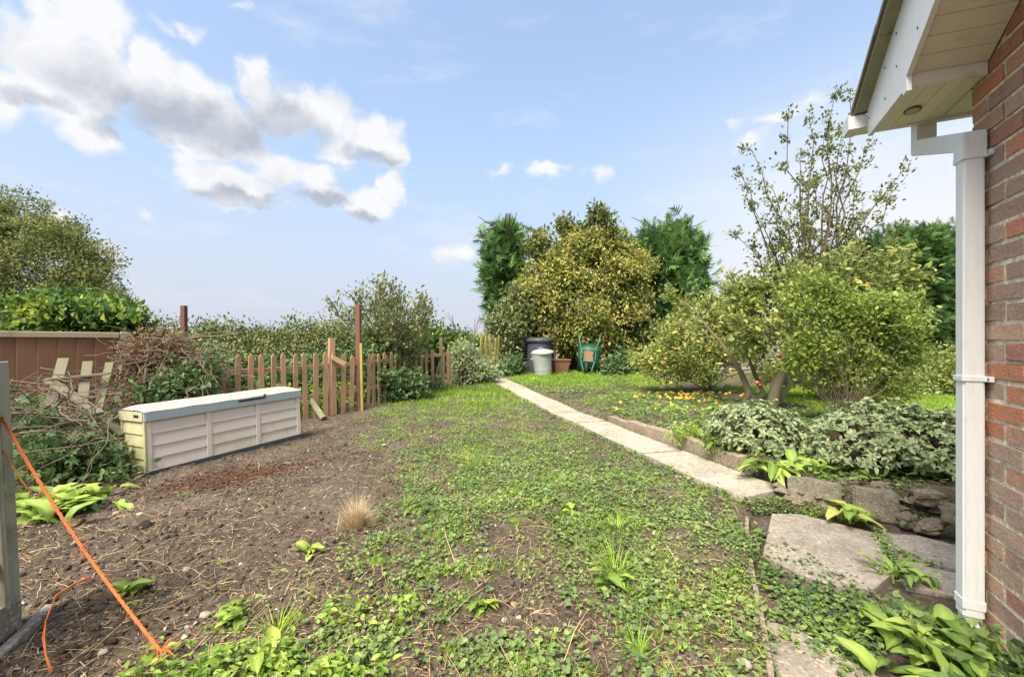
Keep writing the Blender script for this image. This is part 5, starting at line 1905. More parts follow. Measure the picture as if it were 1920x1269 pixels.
    loc_build(mb, 'foliage', M['bramble'], e)
    mb = MB()
    crown(mb, [(-3.9, 6.6, .22, .9, .5, .26), (-3.2, 7.4, .22, .6, .5, .26)], 900, 6, T_DIAMOND, .07, .05, seed=7, depth=.4)
    loc_build(mb, 'low_weeds', M['bright'], e)
    # buddleia
    Y = 8.2
    e = plant('buddleia', ((728 - 960) / FPX * Y, Y, .08), 'tall upright leafy buddleia growing through the picket fence', 'shrub')
    sk = MB(); mb = MB(); lp = []
    base = np.array(e.location)
    for k in range(34):
        ang = r.uniform(-1, 1)
        tx = (r.uniform(640, 822) - 960) / FPX * Y; tz = 1.2 + (640 - r.uniform(535, 600)) / FPX * Y
        ty = Y + r.uniform(-.7, .7)
        s = base + (r.normal(0, .25), r.normal(0, .15), 0)
        edge = abs(tx - base[0]) / 1.0
        tz -= max(0, edge - .6) * .5
        d = np.array([tx, ty, tz]) - s
        pts = []
        for t in np.linspace(0, 1, 8):
            pts.append(s + d * np.array([t ** 1.35, t ** 1.3, t]) + r.normal(0, .015, 3))
        sk.tube(pts, np.linspace(.016, .004, 8), 5, cap=False)
        for q in pts[3:]:
            lp += [(np.array(q) + r.normal(0, .05, 3), norm((d * (1, 1, .6))[None])[0])] * 3
        for m_ in range(5):
            q = pts[r.integers(3, 7)]
            tw, dd = wiggle(q, d + r.normal(0, .7, 3), .42, 4, .15, r)
            sk.tube(tw, .004, 3, cap=False)
            lp += [(w_, dd) for w_ in tw[1:]] * 2
    leaves_at(mb, lp, 4, T_DIAMOND, .072, .065, 8, up=.25)
    loc_build(sk, 'stems', M['twig'], e)
    loc_build(mb, 'foliage', M['buddleia'], e)
    fl = MB()
    for k in range(60):
        q, dd = lp[r.integers(len(lp))]
        q = np.array(q)
        if q[2] < 1.6: continue
        fl.tube([q, q + norm((dd + (0, 0, .7))[None])[0] * .07, q + norm((dd + (0, 0, .5))[None])[0] * .15], [.016, .013, .002], 5)
    loc_build(fl, 'dry_flower_heads', simplemat('dry_flower_brown', (.10, .07, .05), .9), e)
    mb = MB()
    crown(mb, [(-2.35, 7.75, .5, .42, .3, .42), (-1.95, 8.0, .35, .35, .25, .3), (-2.6, 7.9, .8, .3, .3, .5)], 420, 9, T_LEAF, .085, .07, seed=9, depth=.4)
    loc_build(mb, 'lower_leaves', M['bramble'], e)
    # grey green shrub near gate
    Y = 9.9
    e = plant('lavender_shrub', ((880 - 960) / FPX * Y, Y, .2), 'grey green straggly shrub at the left edge of the path end', 'shrub')
    mb = MB()
    crown(mb, [bl(868, 668, 24, 26, Y), bl(890, 690, 30, 20, Y), bl(912, 700, 22, 14, Y), bl(872, 700, 24, 20, Y)], 620, 12, T_DIAMOND, .075, .06, seed=10, depth=.4)
    loc_build(mb, 'foliage', M['sage'], e)
    sk = MB()
    for k in range(10):
        p, _ = wiggle(e.location, (r.normal(0, .6), r.normal(0, .4), .7), .7, 5, .15, r); sk.tube(p, .01, 4)
    loc_build(sk, 'stems', M['twig'], e)
    # bare stumps of saplings
    for k, (px, py0, py1, YY, lab) in enumerate([(870, 680, 585, 9.6, 'bare grey sapling rising beside the yellow gate'), (848, 660, 590, 9.9, 'thin bare twig behind the leaning pole')]):
        sk = MB(); b = ray(px, py0, YY)
        g = float(base_h(b.x, b.y)); b.z = g
        hgt = ray(px, py1, YY).z - g
        e = plant('bare_sapling', b, lab, 'sapling')
        p, _ = wiggle(b, (.08, 0, 1), hgt, 7, .05, r); sk.tube(p, np.linspace(.022, .006, 8), 5)
        for m_ in range(5):
            q = p[r.integers(4, 7)]; tw, _ = wiggle(q, (r.normal(0, .5), r.normal(0, .3), 1), .35, 4, .1, r); sk.tube(tw, .005, 4)
        loc_build(sk, 'stem', M['bark'], e)
    # conifers
    def conifer(px, py, blobs, Y, label, seed, n, size=.34):
        e = plant('conifer', ((px - 960) / FPX * Y, Y, .3), label, 'tree')
        mb = MB()
        cx = sum(q[0] for q in blobs) / len(blobs); dz, sx = (.30, .84) if px < 1000 else (.55, .92)
        blobs = [(cx + (q[0] - cx) * sx, q[1], q[2] - dz, q[3] * sx, q[4], q[5]) for q in blobs]
        blobs = lobes(blobs, 4, .34, seed, 1.4)
        crown(mb, blobs, int(n * 2.3), 9, T_SPRAY, size * .55, .12, up=.75, droop=0, depth=.20, lump=.16, seed=seed, outw=1.3, crnd=.6)
        loc_build(mb, 'crown', M['conifer'], e)
        sk = MB()
        L = np.array(e.location)
        top = max(b[2] for b in blobs) + .5
        sk.tube([L, L + (0.05, 0, top * .5), L + (0, 0, top - .3)], [.16, .12, .03], 8)
        for k in range(26):
            z = r.uniform(.4, top - .8); p, _ = wiggle(L + (0, 0, z), (r.normal(), r.normal() * .8, .4), r.uniform(.7, 1.5), 4, .1, r)
            sk.tube(p, [.035, .03, .022, .015, .008], 4)
        loc_build(sk, 'trunk', M['bark'], e)
        # feathery shoots breaking the outline
        mb = MB()
        crown(mb, [(b[0], b[1], b[2] + .1, b[3] * 1.06, b[4] * 1.06, b[5] * 1.07) for b in blobs], n // 3, 4, T_SPRAY, size * .75, .08, up=1.5, droop=0, depth=.12, lump=.3, seed=seed + 7, outw=1.6)
        loc_build(mb, 'outer_sprays', M['conifer'], e)
        # inner dark mass of shaded twigs
        mb = MB()
        inner = [(b[0], b[1] + .1, b[2], b[3] * .72, b[4] * .72, b[5] * .78) for b in blobs]
        crown(mb, inner, n // 4, 8, T_SPRAY, size * 1.5, .2, seed=seed + 1, depth=.35)
        loc_build(mb, 'inner_branches', M['conifer'], e)
    Y = 14.2
    conifer(950, 600, [bl(948, 495, 24, 34, Y), bl(922, 462, 8, 26, Y), bl(958, 455, 10, 28, Y), bl(930, 500, 13, 26, Y), bl(938, 535, 20, 26, Y), bl(948, 585, 16, 34, Y), bl(980, 560, 16, 60, Y), bl(919, 440, 4, 20, Y), bl(949, 432, 5, 20, Y), bl(962, 428, 4, 18, Y), bl(978, 440, 4, 14, Y)], Y, 'narrow blue green conifer behind the left side of the yellow vine', 21, 900, .34)
    conifer(1250, 600, [bl(1218, 480, 34, 34, Y), bl(1262, 464, 26, 30, Y), bl(1178, 462, 18, 20, Y), bl(1262, 530, 40, 44, Y), bl(1284, 500, 24, 36, Y), bl(1288, 452, 14, 18, Y), bl(1250, 592, 40, 40, Y), bl(1205, 575, 46, 60, Y), bl(1212, 428, 7, 20, Y), bl(1246, 422, 7, 22, Y), bl(1280, 414, 7, 20, Y), bl(1306, 430, 6, 16, Y), bl(1172, 434, 6, 16, Y), bl(1318, 480, 8, 14, Y)], Y, 'broad dark green conifer to the right of the yellow vine', 22, 2100, .36)
    # conifer hedge on the right
    Y = 9.6
    e = plant('conifer_hedge', ((1740 - 960) / FPX * Y, Y, .2), 'tall clipped dark conifer hedge behind the shrubs on the right', 'hedge')
    mb = MB()
    bls = []
    for px in range(1640, 2000, 36):
        for py in (480, 540, 610, 680):
            top = 0 if px > 1660 else 14
            bls.append(bl(px, py + top, 34, 44, Y, 50))
    crown(mb, bls, 4200, 9, T_SPRAY, .19, .10, up=.35, droop=0, depth=.15, lump=.10, seed=23, outw=1.2, crnd=.6)
    loc_build(mb, 'foliage', M['conifer'], e)
    sk = MB()
    for k in range(16):
        x0 = 6.9 + k * .3
        sk.tube([(x0 + 1.2, Y + .1, .1), (x0 + 1.2, Y + .1, 2.7)], [.05, .03], 6)
    for k in range(5):
        p, _ = wiggle((ray(1700 + k * 18, 470, Y)), (r.normal(0, .3), 0, 1), .75, 5, .15, r); sk.tube(p, .006, 4)
    loc_build(sk, 'stems', M['bark'], e)
    # yellow green vine covering the centre tree
    Y = 13.0
    e = plant('vine_covered_tree', ((1090 - 960) / FPX * Y, Y + .4, .3), 'big rounded tree smothered in yellowing climbing vine behind the wheelbarrow', 'tree')
    mb = MB()
    cb = [bl(1095, 515, 76, 50, Y, 60), bl(1030, 520, 46, 44, Y, 50), bl(1150, 530, 54, 50, Y, 55), bl(1078, 470, 42, 34, Y, 50), bl(1122, 470, 30, 30, Y, 45), bl(1095, 570, 110, 60, Y, 60),
          bl(1020, 570, 52, 52, Y, 45), bl(1165, 580, 46, 60, Y, 45), bl(1085, 625, 70, 38, Y, 50), bl(1130, 640, 50, 34, Y, 45), bl(1185, 500, 34, 36, Y, 35)]
    crown(mb, lobes(cb, 7, .30, 3), 3000, 19, T_LEAF, .105, .105, up=0, droop=.35, depth=.15, lump=.2, seed=24, crnd=.6, zmin=.45)
    loc_build(mb, 'vine_foliage', M['ivy'], e)
    mb = MB()
    crown(mb, [bl(1058, 425, 14, 16, Y, 25), bl(1130, 412, 14, 18, Y, 25), bl(1118, 405, 8, 12, Y, 25), bl(1092, 440, 24, 18, Y, 25), bl(1016, 450, 16, 14, Y, 25), bl(1145, 440, 12, 20, Y, 25), bl(1000, 470, 14, 14, Y, 20), bl(1165, 470, 12, 16, Y, 20)], 330, 10, T_LEAF, .14, .12, up=.3, depth=.6, seed=25)
    loc_build(mb, 'top_shoots', M['farleaf'], e)
    sk = MB(); lp = []
    for k in range(7):
        limbs(sk, np.array(e.location) + (r.normal(0, .3), .3, 0), (r.normal(0, .45), r.normal(0, .2), 1), 2.4, .12, 2, r, lp, (3, 5), .5)
    for k in range(60):
        s = np.array(bl(r.uniform(1000, 1200), r.uniform(520, 640), 1, 1, Y)[:3]) - (0, .6, 0)
        p, _ = wiggle(s, (r.normal(0, .3), -.1, -1), .7, 5, .15, r); sk.tube(p, .007, 3, cap=False)
    loc_build(sk, 'trunk', M['bark'], e)
    # shrubs at its foot
    def leafy(name, label, cat, blobs, n, per, tmpl, size, spread, mat, seed, base, depth=.35, stems=12, stemh=.6, up=.35, droop=.2, lump=.18, smat='twig'):
        e = plant(name, base, label, cat)
        mb = MB(); crown(mb, blobs, n, per, tmpl, size, spread, seed=seed, depth=depth, up=up, droop=droop, lump=lump, zmin=base[2] + .01)
        loc_build(mb, 'foliage', M[mat], e)
        sk = MB()
        for k in range(stems):
            p, _ = wiggle(base, (r.normal(0, .5), r.normal(0, .4), 1), stemh, 5, .12, r); sk.tube(p, np.linspace(.012, .004, 6), 4)
        loc_build(sk, 'stems', M[smat], e)
        return e
    Y = 11.6
    leafy('leafy_weed', 'bright leafy weed clump left of the grey compost bin', 'plant', [bl(955, 690, 24, 14, Y), bl(968, 684, 12, 14, Y)], 130, 8, T_LEAF, .11, .07, 'bramble', 31, ((955 - 960) / FPX * Y, Y, .3))
    leafy('leafy_weed', 'green leafy weed clump right of the wheelbarrow', 'plant', [bl(1150, 690, 26, 16, Y), bl(1170, 680, 20, 24, Y)], 200, 8, T_LEAF, .10, .07, 'bramble', 32, ((1155 - 960) / FPX * Y, Y, .3))
    leafy('wild_shrub', 'pale green rough shrub between the conifer and the compost bin', 'shrub', [bl(950, 610, 36, 34, 12.4), bl(975, 590, 24, 34, 12.4), bl(955, 650, 30, 20, 12.4), bl(968, 560, 12, 30, 12.4)], 620, 9, T_DIAMOND, .11, .10, 'buddleia', 33, ((950 - 960) / FPX * 12.6, 12.6, .3), stemh=1.4)
    leafy('wild_shrub', 'dark ivy bush under the broad conifer', 'shrub', [bl(1210, 640, 40, 40, 12.8), bl(1180, 660, 30, 34, 12.8), bl(1250, 650, 40, 34, 12.8)], 500, 10, T_LEAF, .11, .09, 'hedge', 34, ((1210 - 960) / FPX * 13, 13, .3), stemh=1.0)
    # bramble crawling left of gate behind hedge end
    leafy('bramble_patch', 'bramble patch at the far left end of the picket fences', 'shrub', [bl(800, 640, 40, 30, 10.6), bl(850, 640, 36, 26, 10.8), bl(895, 655, 26, 24, 12.4)], 500, 9, T_LEAF, .09, .09, 'vine', 35, ((830 - 960) / FPX * 10.7, 10.7, .2), stemh=.9)
    # quince with yellow fruit
    Y = 8.2
    qb = [bl(1290, 650, 70, 38, Y, 60), bl(1230, 675, 42, 28, Y, 40), bl(1340, 640, 50, 48, Y, 50), bl(1375, 600, 34, 36, Y, 40), bl(1330, 590, 30, 30, Y, 35), bl(1390, 560, 28, 34, Y, 30), bl(1265, 625, 34, 28, Y, 35), bl(1300, 690, 80, 22, Y, 55), bl(1400, 650, 40, 40, Y, 40)]
    e = leafy('fruit_shrub', 'spreading shrub hung with small yellow and orange fruit', 'shrub', lobes(qb, 3, .35, 5), 1150, 14, T_LEAF, .066, .075, 'quince', 36, (ray(1330, 640, Y).x, Y + .1, .25), depth=.38, stems=26, stemh=1.1)
    fy = simplemat('yellow_fruit', (.62, .46, .07), .45, .4, .15, 20, dirt=(.40, .22, .05), dirtamt=.3)
    fo = simplemat('orange_fruit', (.68, .27, .05), .45, .4, .15, 20)
    fr = simplemat('dark_red_apple', (.26, .025, .03), .35, .4, .3, 20)
    fp = simplemat('orange_red_apple', (.62, .15, .07), .4, .4, .3, 20)
    def fruitmesh(mat, seed):
        m = MB(); m.lathe([(.0001, .16), (.25, .22), (.48, .1), (.55, -.12), (.42, -.38), (.18, -.48), (.0001, -.44)], 10)
        m.V[0] = m.V[0] + np.random.default_rng(seed).normal(0, .02, m.V[0].shape)
        return m.mesh('fruit', mat, True)
    fm = {k: fruitmesh(v, i) for i, (k, v) in enumerate(dict(y=fy, o=fo, r=fr, p=fp).items())}
    def hang(e, px, py, Yf, k, s):
        link('fruit', fm[k], e, ray(px, py, Yf) - e.location, (r.uniform(-.4, .4), r.uniform(-.4, .4), 0), (s, s, s))
    for (px, py, k) in [(1267, 653, 'o'), (1330, 657, 'o'), (1280, 587, 'o'), (1237, 658, 'y'), (1248, 672, 'o'), (1228, 690, 'y'), (1310, 640, 'y'), (1385, 690, 'y'), (1380, 682, 'y'), (1345, 682, 'y'), (1258, 717, 'y'), (1350, 681, 'y'), (1300, 668, 'y'), (1370, 692, 'y'), (1290, 620, 'o'), (1332, 700, 'y'), (1222, 672, 'y'), (1360, 665, 'y')]:
        hang(e, px, py, Y - .58 + r.uniform(-.05, .1), k, .058)
    # fallen fruit, each one its own thing
    r2 = np.random.default_rng(77)
    spots = []
    for k in range(95):
        if k < 70:
            px = r2.normal(1290, 45); py = 739 + abs(r2.normal(0, 7)) + (px - 1200) * .02
        else:
            px = r2.uniform(1140, 1430); py = r2.uniform(730, 775)
        spots.append((px, py))
    spots += [(1412, 778), (1470, 770), (1398, 762), (1421, 738), (1200, 730), (1145, 716), (1350, 765), (1395, 745)]
    k = 0
    for (px, py) in spots:
        p = at(px, py, .17)
        z = float(ground_h(p.x, p.y)) + .024
        kind = 'y' if r2.random() < .85 else 'o'
        s = r2.uniform(.045, .07)
        o = link('fallen_fruit', fm[kind], None, (p.x, p.y, z), (r2.uniform(-2, 2), r2.uniform(-2, 2), 0), (s, s, s))
        if kind == 'y': tag(o, 'small yellow fallen fruit on the soil under the fruit shrub', 'fruit', 'yellow windfalls under the fruit shrub')
        else: tag(o, 'small orange fallen fruit on the soil under the fruit shrub', 'fruit', 'orange windfalls under the fruit shrub')
    # apple tree with leaning trunk
    Y = 6.4
    base = np.array([at(1445, 768, .17).x, at(1445, 768, .17).y, .14])
    e = plant('apple_tree', base, 'old apple tree with thick leaning mossy trunk and dark red apples', 'tree')
    sk = MB()
    mossy = barkmat('mossy_bark', (.10, .085, .05), (.24, .21, .14))
    def P(px, py, dy=0): return np.array(ray(px, py, Y + dy))
    sk.tube([base - (0, 0, .1), base + (.02, 0, .1), P(1455, 725), P(1470, 690), P(1486, 655), P(1500, 610), P(1530, 570), P(1570, 540)], [.10, .085, .075, .07, .066, .05, .035, .02], 9)
    b2 = base + (-.32, .25, 0)
    sk.tube([b2, P(1405, 735, .2), P(1390, 700, .3), P(1372, 670, .3), P(1350, 640, .4)], [.06, .05, .042, .035, .02], 7)
    sk.tube([b2 + (.1, .1, 0), P(1432, 740, .3), P(1415, 700, .4), P(1400, 660, .4)], [.05, .042, .035, .02], 7)
    sk.tube([base + (.05, .1, 0), P(1462, 745, .2), P(1480, 722, .3), P(1470, 690, .3)], [.06, .05, .04, .03], 7)
    lp = []
    for (px, py, dx, dz) in [(1486, 655, -.5, .6), (1500, 610, .6, .5), (1500, 610, -.7, .4), (1530, 570, .9, .3), (1570, 540, 1, .15), (1350, 640, -.4, .7), (1400, 660, .1, 1), (1450, 620, -.3, 1), (1540, 560, .3, .6), (1600, 540, 1, .0)]:
        limbs(sk, P(px, py), (dx, r.normal(0, .5), dz), .75, .022, 2, r, lp, (3, 5), .6, .15, 0.0, .6, 1)
    sk.tube([P(1570, 540), P(1620, 525), P(1680, 512), P(1745, 512)], [.018, .013, .010, .006], 5)
    loc_build(sk, 'trunk', mossy, e, True)
    mb = MB()
    leaves_at(mb, lp, 6, T_LEAF, .085, .06, 40, up=0)
    crown(mb, [bl(1430, 590, 60, 46, Y, 55), bl(1500, 545, 70, 38, Y, 50), bl(1600, 550, 90, 34, Y, 50), bl(1690, 590, 40, 40, Y, 40), bl(1400, 540, 36, 26, Y, 30), bl(1420, 640, 50, 34, Y, 40), bl(1640, 610, 60, 40, Y, 40)], 620, 6, T_LEAF, .085, .07, up=0, droop=.3, depth=.45, seed=41)
    loc_build(mb, 'crown', M['apple'], e)
    lv = []
    for k in range(4):
        q = MB(); q.add(T_LONG[0] * np.array([1.35, 1, .7]), T_LONG[1], .45 + .15 * k); lv.append(q.mesh('leaf', M['apple'], True))
    for k in range(34):      # big leaves on the long right hand shoot
        t = k / 33
        px = 1600 + 155 * t; py = 526 - 14 * math.sin(t * 3) + r.uniform(-4, 4)
        side = -1 if k % 2 else 1
        link('leaf', lv[k % 4], e, np.array(ray(px, py, Y - .02)) - base, (R(r.uniform(-20, 60)), R(r.uniform(-30, 30)), R(-70 + side * r.uniform(30, 80))), (.13, .13, .13))
    for (px, py, k, s) in [(1460, 667, 'r', .055), (1468, 669, 'r', .055), (1425, 721, 'r', .06), (1420, 716, 'p', .05), (1615, 565, 'r', .055), (1640, 572, 'o', .05), (1672, 617, 'p', .065), (1690, 605, 'r', .05), (1706, 600, 'r', .05), (1553, 548, 'r', .05), (1470, 552, 'r', .045), (1610, 530, 'y', .05), (1625, 535, 'o', .05), (1705, 582, 'r', .05), (1500, 560, 'p', .04)]:
        link('fruit', fm[k], e, np.array(ray(px, py, Y - .75)) - base, (r.uniform(-.4, .4), 0, 0), (s, s, s))
    # bright green shrub in front
    Y = 4.95
    base = (ray(1582, 640, Y).x, Y, .2)
    bb = lobes([bl(1580, 610, 44, 40, Y, 40), bl(1645, 625, 44, 44, Y, 40), bl(1530, 640, 38, 40, Y, 36), bl(1560, 565, 38, 36, Y, 36), bl(1632, 575, 44, 30, Y, 34), bl(1690, 660, 26, 40, Y, 30), bl(1605, 690, 60, 34, Y, 40), bl(1535, 530, 22, 26, Y, 20), bl(1490, 580, 22, 26, Y, 20), bl(1700, 600, 22, 32, Y, 25), bl(1500, 680, 26, 30, Y, 25), bl(1660, 720, 40, 22, Y, 30)], 5, .42, 9)
    e = leafy('bright_green_shrub', 'airy bright green small leaved shrub above the sage bushes', 'shrub', bb, 1150, 11, T_LEAF, .050, .050, 'shrubgreen', 42, base, depth=.5, stems=10, stemh=1.1, lump=.3, smat='stem_green')
    sk = MB()
    for k in range(60):
        p, _ = wiggle((base[0] + r.normal(0, .05), base[1] + r.normal(0, .05), base[2]), (r.normal(0, .3), r.normal(0, .3), 1), r.uniform(.8, 1.35), 7, .08, r); sk.tube(p, np.linspace(.006, .002, 8), 4, cap=False)
    loc_build(sk, 'twigs', M['twig'], e)
    sk = MB(); sk.tube([base, (base[0] + .02, base[1], base[2] + .35)], [.045, .03], 7); sk.tube([base, (base[0] + .08, base[1], base[2] + .35)], [.035, .025], 7); loc_build(sk, 'trunk', M['bark'], e)
    # tall sparse tree
    Y = 9.0
    base = np.array([ray(1515, 600, Y).x, Y, .2])
    e = plant('sparse_tree', base, 'tall open multi stemmed young tree with sparse leaves against the sky', 'tree')
    sk = MB(); lp = []
    tips = [(1410, 290), (1395, 330), (1470, 230), (1525, 225), (1560, 195), (1600, 190), (1625, 280), (1700, 315), (1690, 430), (1395, 440), (1420, 400), (1450, 350), (1500, 300), (1545, 260), (1580, 250), (1610, 350), (1640, 380), (1500, 350), (1540, 330), (1570, 330), (1440, 470), (1670, 380), (1480, 400), (1600, 420), (1550, 400), (1520, 430), (1650, 470), (1460, 440)]
    for (tx, ty) in tips:
        s = base + np.array([r.normal(0, .22), r.normal(0, .22), 0])
        tip = np.array(ray(tx, ty, Y + r.uniform(-.5, .5)))
        d = tip - s
        pts = [s + d * np.array([t ** 1.5, t, t ** .92]) + r.normal(0, .04, 3) * (t > 0) for t in np.linspace(0, 1, 12)]
        sk.tube(pts, np.linspace(.036, .006, 12), 5, cap=False)
        for i in range(4, 12):
            for m_ in range(3 if i < 9 else 2):
                tw, dd = wiggle(pts[i], d / np.linalg.norm(d) + r.normal(0, .55, 3), r.uniform(.25, .7) * (1.2 - i / 14), 4, .15, r, .03)
                sk.tube(tw, [.006, .005, .004, .003, .0025], 3, cap=False)
                if r.random() < (.85 if (ty > 330 or i > 8) else .4):
                    lp += [(q, dd) for q in tw[1:]]
        lp += [(q, d) for q in pts[-3:]]
    loc_build(sk, 'trunk', M['bark'], e)
    mb = MB(); leaves_at(mb, lp, 5, T_DIAMOND, .085, .055, 43, up=.1)
    loc_build(mb, 'crown', M['sparse'], e)
    # low border plants right of the sage in the distance
    leafy('border_shrub', 'low reddish green border plants in front of the conifer hedge', 'shrub', [bl(1740, 700, 60, 40, 8.3, 30), bl(1700, 715, 40, 30, 8.2, 30), bl(1800, 690, 50, 44, 8.3, 30)], 520, 9, T_LEAF, .07, .07, 'apple', 44, (7.9, 8.4, .2))
    # scrub under apple tree
    leafy('border_shrub', 'mixed green undergrowth behind the leaning apple trunk', 'shrub', [bl(1520, 690, 60, 40, 7.3), bl(1450, 700, 40, 26, 7.6), bl(1600, 700, 60, 40, 7.2), bl(1660, 720, 60, 30, 6.6)], 800, 8, T_LEAF, .06, .06, 'apple', 45, (5.3, 7.3, .17))


build_big_plants()


def build_foreground_plants():
    r = np.random.default_rng(15)
    # sage bushes
    def sage(base, rad, hgt, label, seed, n1=300, n2=1500):
        e = plant('sage_bush', base, label, 'shrub')
        rr = np.random.default_rng(seed)
        vs = []
        for k in range(6):
            q = MB(); q.add(T_SAGE[0], T_SAGE[1], [.15, .35, .5, .65, .8, .99][k]); vs.append(q.mesh('leaf', M['sage'], True))
        # rosettes over a lumpy dome
        nr = (n1 + n2) // 9
        mb = MB(); cnt = 0
        sk = MB()
        ros = []
        for k in range(nr):
            a = rr.uniform(0, 2 * math.pi); t = rr.random() ** .62
            el = (1 - t) * math.pi / 2 * 1.05 - .12
            lump = 1 + .13 * math.sin(a * 3 + seed) + .08 * math.sin(a * 7 + el * 6)
            p = np.array([math.cos(a) * math.cos(el) * rad[0], math.sin(a) * math.cos(el) * rad[1], .10 + math.sin(el) * hgt]) * lump * rr.uniform(.86, 1.04)
            p[2] = max(.03, p[2])
            o = norm((p / np.array([rad[0], rad[1], hgt]) + (0, 0, .25))[None])[0]
            ros.append((p, o))
        # nearest to the camera first
        bv = np.array(base)
        ros.sort(key=lambda q: np.linalg.norm(q[0] + bv - (0, 0, CAM_H)) - .5 * q[0][2])
        for (p, o) in ros:
            m_ = rr.integers(7, 11); cr = rr.random()
            A = norm(np.cross(o, rr.normal(size=3))[None])[0]; B = np.cross(o, A)
            for j in range(m_):
                th = j * 2.4 + rr.uniform(-.7, .7); up = .35 + 1.3 * (j / m_) + rr.uniform(-.2, .4)
                D = norm(((A * math.cos(th) + B * math.sin(th)) + o * up)[None])
                s = rr.uniform(.046, .075) * (1.1 - .5 * j / m_)
                U = norm((o + rr.normal(0, .45, 3))[None])
                F = frames(D, U)[0]
                if cnt < n1 and j < 6 and p[1] < rad[1] * .3:
                    mt = Matrix(((F[0][0], F[1][0], F[2][0]), (F[0][1], F[1][1], F[2][1]), (F[0][2], F[1][2], F[2][2]))).to_euler()
                    k = int(min(5, max(0, cr * 3 + rr.random() * 2.4))) if rr.random() > .03 else 5
                    link('leaf', vs[k], e, p, mt, (s, s, s)); cnt += 1
                else:
                    mb.scatter(T_SAGE, p[None], F[None], np.array([[s * 1.05, s, s]]), np.array([cr * .5 + rr.random() * .46]))
            sk.tube([(p[0] * .2, p[1] * .2, 0), p * np.array([.6, .6, .45]), p - o * .01], [.007, .005, .003], 3, cap=False)
        o = mb.build('foliage', M['sage'], e, True); o['kind'] = 'stuff'
        sk.build('stems', M['twig'], e)
    sage((3.02, 3.52, .2), (.56, .46), .34, 'large grey green sage bush spilling over the stones next to the downpipe', 3, 300, 5200)
    sage((3.45, 3.30, .2), (.55, .45), .33, 'grey green sage bush partly hidden behind the white downpipe', 5, 150, 3800)
    sage((2.28, 4.02, .2), (.40, .40), .29, 'smaller grey green sage bush nearer the path with yellowing leaves', 4, 300, 3800)
    # yellow green low plant at its left foot
    e = plant('yellowing_geranium', (1.98, 4.0, .18), 'low yellow green plant at the left foot of the smaller sage', 'plant')
    mb = MB(); crown(mb, [(1.98, 4.0, .24, .20, .2, .13), (1.8, 4.35, .22, .18, .18, .1)], 150, 6, T_LEAF, .045, .03, seed=51, depth=.4, zmin=.15); loc_build(mb, 'foliage', M['bright'], e)
    # broad leaved clumps: every leaf its own part
    def clump(name, label, base, n, L, seed, spread=.06, up=(.25, 1.1), width=1.0, mat='dock', cat='plant', az=(0, 2 * math.pi), rn=(.1, .95)):
        e = plant(name, base, label, cat)
        rr = np.random.default_rng(seed)
        vs = []
        for k in range(7):
            tv, tf = longleaf(.30 * width * rr.uniform(.8, 1.2), rr.uniform(.2, .75), rr.uniform(.12, .34), 9, .034)
            q = MB(); q.add(tv, tf, midrib(rn[0] + (rn[1] - rn[0]) * k / 6, len(tv))); vs.append(q.mesh('leaf', M[mat], True))
        for k in range(n):
            a = rr.uniform(*az); el = rr.uniform(*up)
            D = np.array([[math.cos(a) * math.cos(el), math.sin(a) * math.cos(el), math.sin(el)]])
            U = norm(np.array([[-math.cos(a) * math.sin(el), -math.sin(a) * math.sin(el), math.cos(el)]]) + rr.normal(0, .22, (1, 3)))
            F = frames(D, U)[0]
            mt = Matrix(((F[0][0], F[1][0], F[2][0]), (F[0][1], F[1][1], F[2][1]), (F[0][2], F[1][2], F[2][2]))).to_euler()
            s = L * rr.uniform(.55, 1.15)
            b = rr.normal(0, spread, 2)
            link('leaf', vs[rr.integers(7)], e, (b[0], b[1], rr.uniform(0, .02)), mt, (s, s, s))
        return e
    p = at(95, 975, .07)
    clump('broad_leaved_plant', 'bright green broad leaved clump beside the weathered fence at left', (p.x - .10, p.y + .16, .06), 74, .21, 61, .12, (.25, 1.35), 1.25)
    p = at(1440, 905, .12)
    clump('broad_leaved_plant', 'green clump of long leaves drooping over the end path slab', (2.02, 3.36, .16), 18, .26, 62, .05, (.2, .9), .9)
    clump('broad_leaved_plant', 'dark broad leaved clump between the end slab and the stone block', (2.30, 3.34, .18), 18, .24, 63, .07, (.3, 1.0), .9)
    p = at(1592, 978, .02)
    clump('broad_leaved_weed', 'small weed with rounded leaves between the two stone blocks', (p.x, p.y, .01), 12, .20, 64, .04, (.1, 1.2), 1.3)
    p = at(1745, 1000, .01)
    clump('broad_leaved_weed', 'little leafy weed in front of the flat rubble stone', (p.x, p.y, .01), 12, .11, 65, .06, (.2, 1.2), 1.4)
    # bottom right corner under the wall
    clump('broad_leaved_plant', 'large broad leaved clump at the foot of the brick wall', (1.74, 1.52, -.02), 52, .20, 66, .12, (.25, 1.2), 1.15, az=(1.2, 5.3))
    clump('broad_leaved_plant', 'leafy clump between the downpipe and the flagstones', (1.58, 1.60, -.01), 40, .17, 67, .10, (.25, 1.1), 1.0)
    clump('broad_leaved_plant', 'bright leafy clump in the bottom right corner of the garden', (1.52, 1.36, -.01), 44, .18, 68, .12, (.2, 1.1), 1.2)
    p = at(1690, 1085, .01)
    clump('broad_leaved_weed', 'upright ferny weed on the joint of the flagstones', (p.x, p.y, .0), 22, .15, 69, .06, (.4, 1.3), .6, rn=(0, .6))
    p = at(560, 780, .06)
    # ground ivy mass in the corner
    e = plant('ground_ivy', (1.72, 1.32, 0), 'low dark ivy leaves under the broad leaves by the wall', 'plant')
    mb = MB(); crown(mb, [(1.72, 1.36, .02, .25, .3, .14), (1.45, 1.25, .02, .2, .2, .1), (1.62, 1.75, .02, .15, .2, .07)], 420, 6, T_ROUND, .030, .025, seed=52, depth=.5, zmin=0.0); loc_build(mb, 'foliage', M['cover'], e)
